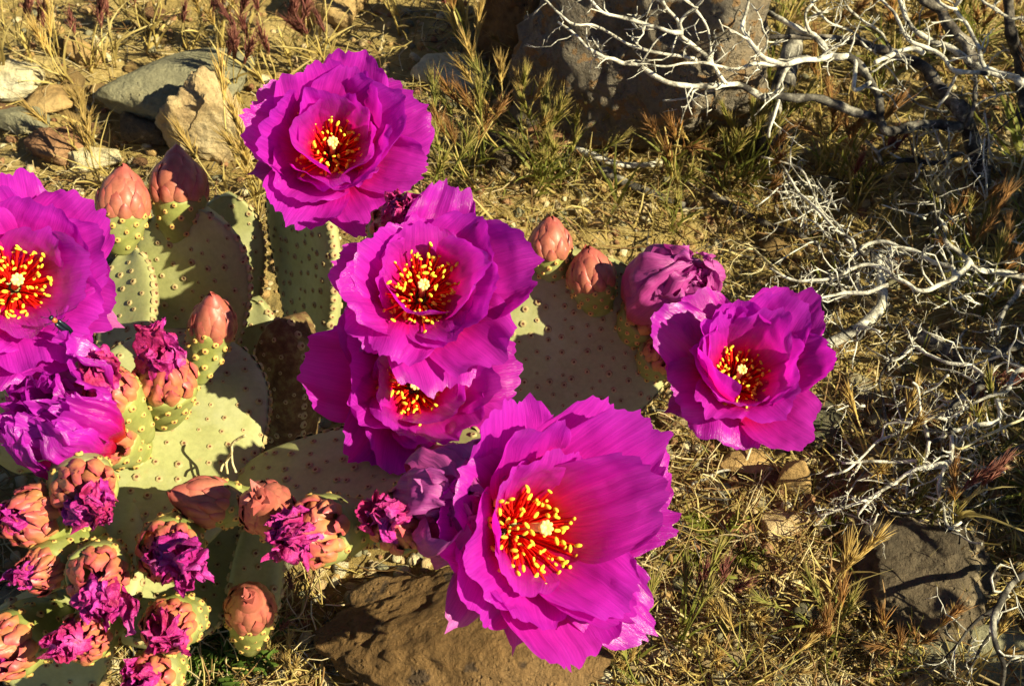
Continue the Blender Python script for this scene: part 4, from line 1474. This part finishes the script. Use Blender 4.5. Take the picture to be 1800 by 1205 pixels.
def unseen_shade_shrub(gx, gy, label, n, hs):
    r = random.Random(77)
    g = np.array((gx, gy, float(gh(gx, gy))))
    root = empty('unseen_shade_shrub', tuple(g))
    props(root, label, 'shrub')
    tips = []
    for i in range(n):
        an = r.uniform(0, 6.283)
        sp = r.uniform(0.02, 0.13)
        h = r.uniform(0.08, 0.24) * hs
        e = np.array((math.cos(an) * sp * 0.8, math.sin(an) * sp * 1.9, h))
        P = wob_path([np.zeros(3), e * 0.5 + np.array((0, 0, 0.02)), e], 0.004, i * 2.3)
        mb = MB()
        tube(mb, P, np.linspace(0.003, 0.001, len(P)), 6)
        mb.build('branch', M['bark_grey'], root)
        tips += [P[-1], P[-3], P[-5], P[len(P) // 2]]
    mb = MB()
    for t in tips:
        for k in range(16):
            q = t + np.array((r.gauss(0, 0.016), r.gauss(0, 0.016), r.gauss(0, 0.014)))
            blade(mb, q, (r.gauss(0, 1), r.gauss(0, 1), r.gauss(0.3, 0.8)), r.uniform(0.014, 0.026), 0.0042, 0.2, r, 0, 3)
    f = mb.build('foliage', M['weed_dark'], root)
    f['kind'] = 'stuff'


unseen_shade_shrub(0.48, 0.47, 'taller unseen leafy green shrub added to shade the forked trunk', 38, 1.0)
unseen_shade_shrub(0.43, 0.24, 'low unseen leafy green shrub added to shade the gnarled twigs', 26, 0.72)


def brome(kind, seed, hh):
    """one little brome plant: stems, seed heads, leaves; built at the origin"""
    r = random.Random(seed)
    root = empty('brome_grass')
    n = r.choice([2, 3, 3, 4])
    leaf = MB()
    for i in range(n):
        h = hh * r.uniform(0.65, 1.1)
        lean = np.array((r.gauss(0, 0.20), r.gauss(0, 0.20), 1.0))
        p0 = np.array((r.gauss(0, 0.003), r.gauss(0, 0.003), 0))
        p1 = p0 + unit(lean) * h * 0.5 + np.array((r.gauss(0, .002), r.gauss(0, .002), 0))
        p2 = p0 + unit(lean + np.array((r.gauss(0, .12), r.gauss(0, .12), 0))) * h
        sm = MB()
        tube(sm, smooth_path([p0, p1, p2], 3), np.linspace(0.00055, 0.00035, 7), 4)
        so = sm.build('stem', M['straw'] if kind != 'green' else M['grass_green'], root)
        ax = unit(p2 - p1)
        hm = MB()
        HL = hh * r.uniform(0.45, 0.65)
        for j in range(46):
            t = r.random()
            q = p2 - ax * HL * 0.18 + ax * HL * 0.55 * t
            fan = 0.30 * (1 - 0.5 * t)
            d = unit(ax + np.array((r.gauss(0, fan), r.gauss(0, fan), r.gauss(0, fan * 0.5))))
            needle(hm, q, d, HL * r.uniform(0.35, 0.65), r.uniform(0.00020, 0.00042), 0, r.uniform(-0.06, 0.06))
        for j in range(12):           # spikelet bodies
            t = r.random()
            q = p2 - ax * HL * 0.2 + ax * HL * 0.45 * t
            d = unit(ax + np.array((r.gauss(0, .22), r.gauss(0, .22), 0)))
            needle(hm, q, d, HL * 0.34, 0.0009)
        hm.build('seed_head', M['head_' + {'purple': 'purple', 'rust': 'rust', 'gold': 'gold', 'green': 'green'}[kind]], root)
        for j in range(2):
            blade(leaf, p0 + (p1 - p0) * r.uniform(0, 0.8), lean + np.array((r.gauss(0, .5), r.gauss(0, .5), 0)), hh * r.uniform(0.5, 0.9), 0.0008, r.uniform(0.2, 0.9), r)
    leaf.build('leaf', M['grass_green'] if kind in ('green', 'rust') else M['straw'], root)
    return root


PROTO = {}


def place_brome(kind, u, v, s, label, group, r, var=None):
    key = (kind, r.randrange(3) if var is None else var)
    g = gpt(u, v)
    if key not in PROTO:
        o = brome(kind, hash_seed(key), 0.05)
        PROTO[key] = o
    else:
        src = PROTO[key]
        o = src.copy()
        COL.objects.link(o)
        for ch in src.children:
            c = ch.copy()
            COL.objects.link(c)
            c.parent = o
    o.location = tuple(g - np.array((0, 0, 0.001)))
    o.rotation_euler = (r.uniform(-0.15, 0.15), r.uniform(-0.15, 0.15), r.uniform(0, 6.28))
    o.scale = (s, s, s)
    props(o, label % near(g), 'grass', group)
    return o


def hash_seed(key):
    return {'purple': 100, 'rust': 200, 'gold': 300, 'green': 400}[key[0]] + key[1]


def scatter_grass():
    r = random.Random(99)
    spots = []
    # gravel behind the cactus (upper left): purple and straw
    hand = [('purple', 60, 95), ('purple', 95, 70), ('purple', 165, 95), ('purple', 205, 90), ('purple', 270, 60), ('purple', 335, 65), ('purple', 425, 60), ('purple', 450, 70),
            ('purple', 470, 150), ('purple', 430, 170), ('gold', 130, 130), ('gold', 30, 60), ('purple', 20, 120), ('gold', 160, 240), ('purple', 560, 100), ('purple', 515, 105),
            ('gold', 390, 70), ('gold', 250, 30), ('purple', 585, 95), ('gold', 440, 345), ('gold', 445, 310), ('gold', 190, 300)]
    for k, u, v in hand:
        spots.append((k, u, v + 28, r.uniform(0.9, 1.35), '%s brome grass standing on gravel near %%s' % {'purple': 'purple-headed', 'gold': 'straw-yellow'}[k], 'brome grass on the gravel behind the cactus'))
    for i in range(58):
        u, v = r.uniform(690, 1330), r.uniform(20, 400)
        if u < 770 and 90 < v < 420:
            continue
        if 930 < u < 1110 and v > 340:
            continue
        if 985 < u < 1345 and v < 250:
            continue
        k = r.choices(['purple', 'rust', 'green', 'gold'], [0.33, 0.25, 0.25, 0.17])[0]
        if v > 230:
            k = r.choices(['rust', 'green', 'gold'], [0.35, 0.4, 0.25])[0]
        spots.append((k, u, v, r.uniform(0.8, 1.2), '%s brome grass growing near %%s' % {'purple': 'purple-headed', 'rust': 'rust-headed', 'green': 'green', 'gold': 'straw-yellow'}[k], 'brome grass between the flowers and the dark boulder'))
    for i in range(46):
        u, v = r.uniform(1180, 1810), r.uniform(10, 380)
        if (u < 1345 and v < 270) or (1640 < u < 1770 and v > 180) or (1480 < u < 1700 and 195 < v < 330):
            continue
        k = r.choices(['rust', 'green', 'gold', 'purple'], [0.3, 0.45, 0.17, 0.08])[0]
        spots.append((k, u, v, r.uniform(0.85, 1.3), '%s brome grass amid dead twigs near %%s' % {'purple': 'purple-headed', 'rust': 'rust-headed', 'green': 'green', 'gold': 'straw-yellow'}[k], 'brome grass in the bleached shrub'))
    for i in range(16):
        u, v = r.uniform(1640, 1830), r.uniform(420, 1000)
        k = r.choice(['green', 'rust', 'purple'])
        spots.append((k, u, v, r.uniform(0.7, 1.1), '%s brome grass in shade near %%s' % {'purple': 'purple-headed', 'rust': 'rust-headed', 'green': 'green'}[k], 'brome grass beneath the gnarled twigs'))
    hand2 = [('gold', 1525, 850, 1.0), ('gold', 1465, 1075, 0.9), ('green', 1195, 1130, 0.9), ('green', 1130, 1190, 0.9), ('purple', 1235, 1100, 0.8), ('gold', 1300, 1110, 0.7), ('rust', 1460, 1190, 0.8), ('gold', 1330, 1200, 0.7),
             ('rust', 1610, 1175, 0.7), ('green', 1440, 1120, 0.8), ('green', 1600, 930, 0.7), ('gold', 1690, 1190, 0.7), ('rust', 1570, 1180, 0.7), ('gold', 1240, 1190, 0.6), ('gold', 1080, 1200, 0.6), ('rust', 1390, 1140, 0.6)]
    for k, u, v, s in hand2:
        spots.append((k, u, v, s, '%s brome grass tuft near %%s' % {'purple': 'purple-headed', 'rust': 'rust-headed', 'green': 'green', 'gold': 'straw-yellow'}[k], 'brome grass tufts near the dark pitted boulder'))
    for k, u, v, s in [('purple', 500, 1080, 0.7), ('purple', 470, 1150, 0.6), ('gold', 520, 1200, 0.6), ('purple', 220, 1130, 0.7)]:
        spots.append((k, u, v, s, '%s brome grass in shade near %%s' % {'purple': 'purple-headed', 'gold': 'straw-yellow'}[k], 'brome grass under the cactus'))
    for a in spots:
        place_brome(a[0], a[1], a[2], a[3], a[4], a[5], r)


scatter_grass()


def build_litter():
    protos = []
    r = random.Random(4)
    for k in range(24):
        mb = MB()
        L = 1.0
        P = [np.array((-0.5, 0, 0.0))]
        d = np.array((1.0, 0, 0.05))
        for i in range(5):
            d = unit(d + np.array((0, r.gauss(0, 0.25), r.gauss(0, 0.16))))
            P.append(P[-1] + d * L / 5)
        tube(mb, np.array(P), np.linspace(0.020, 0.010, 6) * r.uniform(0.5, 1.2), 3, 0, cap=False)
        protos.append((np.concatenate(mb.V), np.array(mb.F), np.concatenate(mb.U), 0))

    def place(q):
        p, u, v = rand_ground(q)
        if 0 < u < 1100 and 420 < v < 1000:
            return None
        dens = 0.62 if (u < 700 and v < 320) else 1.0
        if q.rand() > dens:
            return None
        s = 0.007 + 0.026 * q.rand() ** 1.8
        R = rand_rot(q, 0.30 if q.rand() < 0.75 else 0.9)
        return p + np.array((0, 0, 0.002 + 0.005 * q.rand())), R, s, q.choice([0, 0, 0, 1, 1, 2, 2, 3])
    o = merged_copies(protos, 19000, place, 'dry_straw', [M['straw'], M['straw_pale'], M['straw_brown'], M['bark_grey']], 8)
    props(o, 'tangle of dry straw and grass bits littering the soil', 'straw', kind='stuff')


build_litter()


def build_thatch():
    # thin upright blades nobody could count, in the grassy right half
    r = random.Random(41)
    mb = MB()
    for k in range(2300):
        if r.random() < 0.7:
            u, v = r.uniform(780, 1860), r.uniform(-60, 430)
        else:
            u, v = r.uniform(1150, 1860), r.uniform(400, 1230)
        p = gpt(u, v)
        sm = r.choices([0, 1, 2], [0.55, 0.17, 0.28])[0]
        blade(mb, p, (r.gauss(0, .45), r.gauss(0, .45), 1.0), r.uniform(0.010, 0.034), r.uniform(0.0003, 0.0008), r.uniform(0.0, 1.0), r, sm, 4)
    o = mb.build('grass_blades', [M['straw'], M['grass_green'], M['straw_brown']])
    props(o, 'thin short dry and green grass blades sprouting everywhere', 'grass', kind='stuff')


build_thatch()


def weed(u, v, size, n, mt, label, seed, z=0.0):
    r = random.Random(seed)
    g = gpt(u, v) + np.array((0, 0, z))
    root = empty('weed', tuple(g))
    props(root, label, 'weed')
    for i in range(n):                # a feathery frond: rachis with pinnate leaflets
        an = 6.283 * i / n + r.uniform(-0.3, 0.3)
        d = unit(np.array((math.cos(an), math.sin(an), r.uniform(0.5, 1.3))))
        mb = MB()
        q = np.zeros(3)
        pts = [q.copy()]
        for k in range(7):
            d = unit(d + np.array((0, 0, -0.13)))
            q = q + d * size / 7
            pts.append(q.copy())
        tube(mb, np.array(pts), np.linspace(0.0006, 0.0003, 8), 4)
        for k in range(2, 8):
            s = unit(np.cross(d, (0, 0, 1.0)))
            for sg in (-1, 1):
                ll = size * 0.30 * (1 - 0.08 * abs(k - 4))
                blade(mb, pts[k], s * sg + d * 0.7 + np.array((0, 0, 0.15)), ll, size * 0.05, 0.25, r, 0, 3)
                for e in (0.3, 0.6):
                    blade(mb, pts[k] + unit(s * sg + d * 0.7) * ll * e, d + s * sg * 0.1, ll * 0.45, size * 0.03, 0.1, r, 0, 2)
        mb.build('frond', M[mt], root)
    return root


weed(1258, 975, 0.022, 8, 'weed', 'small feathery yellow-green weed beside the big front flower', 3)
weed(1480, 950, 0.014, 6, 'weed', 'tiny feathery weed near the dark pitted boulder', 4)
weed(370, 1185, 0.030, 10, 'weed_dark', 'leafy bright green weed under the lowest pads', 5)
weed(420, 1130, 0.026, 8, 'weed_dark', 'dark green weed in shade between the lowest pads', 6)
weed(330, 1215, 0.024, 8, 'weed_dark', 'green weed half hidden beneath a withered flower', 7)


def big_leaf(u, v, pts3, w, mt, label):
    g = gpt(u, v)
    r = random.Random(int(u))
    mb = MB()
    for (dx, dy, dz, L, ww, dr) in pts3:
        blade(mb, np.zeros(3), (dx, dy, dz), L, ww, dr, r, 0, 8)
    o = mb.build('grass_tuft', M[mt])
    o.location = tuple(g)
    return props(o, label, 'grass')


big_leaf(1470, 1130, [(-0.7, 0.5, 0.5, 0.035, 0.0022, 0.3), (-0.6, 0.7, 0.6, 0.03, 0.0016, 0.4)], 1, 'grass_green', 'broad green blade lying across straw')
big_leaf(1800, 300, [(-0.8, 0.6, 0.8, 0.06, 0.0018, 0.5), (-0.5, 0.9, 0.9, 0.07, 0.0016, 0.6), (-0.2, 0.5, 1, 0.06, 0.0018, 0.4), (0.3, 0.4, 1, 0.06, 0.0016, 0.5), (-0.9, 0.1, 0.9, 0.05, 0.0016, 0.5)], 1, 'grass_green', 'fountain of broad green blades in the dark behind the forked trunk')
big_leaf(1830, 880, [(-0.9, 0.2, 0.6, 0.05, 0.0024, 0.5), (-0.7, 0.5, 0.8, 0.05, 0.002, 0.5), (-0.8, -0.2, 0.6, 0.05, 0.002, 0.5)], 1, 'grass_green', 'broad green blades in shade right of the gnarled twigs')
big_leaf(1455, 520, [(0.05, 0.1, 1, 0.035, 0.0010, 0.1), (0.15, 0.05, 1, 0.038, 0.001, 0.1), (-0.08, 0.1, 1, 0.03, 0.001, 0.1), (0.1, 0.2, 1, 0.03, 0.001, 0.1)], 1, 'grass_green', 'slim upright green tuft beside the white twig tip')
big_leaf(1085, 370, [(0.15, 0.3, 1, 0.045, 0.0012, 0.2), (-0.25, 0.2, 1, 0.04, 0.0011, 0.3), (0.35, 0.1, 1, 0.04, 0.001, 0.4), (0.0, 0.3, 1, 0.05, 0.001, 0.2)], 1, 'grass_green', 'green tuft behind the pair of pink buds')

# ------------------------------------------------------------------ the beetle


def beetle():
    c = at(104, 569, 0.452)
    fwd = unit(at(84, 552, 0.448) - at(126, 584, 0.456))
    upn = unit(CAM - c)
    upn = unit(upn - fwd * np.dot(upn, fwd))
    sd = np.cross(upn, fwd)
    B = np.stack([fwd, sd, upn], 1)
    root = empty('beetle', tuple(c))
    props(root, 'slim dark metallic beetle walking on a magenta petal', 'beetle')
    m, nt, b = mat('beetle_shell', 0.25, 0.6)
    b.inputs['Base Color'].default_value = (0.012, 0.022, 0.030, 1)
    b.inputs['Metallic'].default_value = 0.6
    m2, nt2, b2 = mat('beetle_neck', 0.35, 0.5)
    b2.inputs['Base Color'].default_value = (0.35, 0.10, 0.02, 1)
    D, F = ICO[3]

    def blob(name, c0, s, mt, parent=root):
        mb = MB()
        V = D * np.array(s)
        mb.add((V + np.array(c0)) @ B.T, F)
        return mb.build(name, mt, parent)
    for sg in (-1, 1):
        blob('wing_case', (-0.0022, sg * 0.00075, 0.0004), (0.0040, 0.00095, 0.0010), m)
    blob('abdomen', (-0.0024, 0, -0.0002), (0.0040, 0.0014, 0.0009), m)
    blob('thorax', (0.0024, 0, 0.0002), (0.0012, 0.0010, 0.0008), m2)
    h = blob('head', (0.0041, 0, 0.0002), (0.0009, 0.0010, 0.0008), m)
    for sg in (-1, 1):
        mb = MB()
        tube(mb, np.array([(0.0046, sg * 0.0005, 0.0004), (0.0062, sg * 0.0014, 0.0012), (0.0080, sg * 0.0020, 0.0010)]) @ B.T, 0.00011, 5)
        mb.build('antenna', m, h)
        for x in (0.0022, 0.0010, -0.0008):
            mb = MB()
            tube(mb, np.array([(x, sg * 0.0008, -0.0003), (x + (0.001 if x > 0.002 else -0.0006), sg * 0.0022, 0.0006), (x + (0.0016 if x > 0.002 else -0.0014), sg * 0.0034, -0.0012)]) @ B.T, 0.00013, 5)
            mb.build('leg', m, root)


beetle()
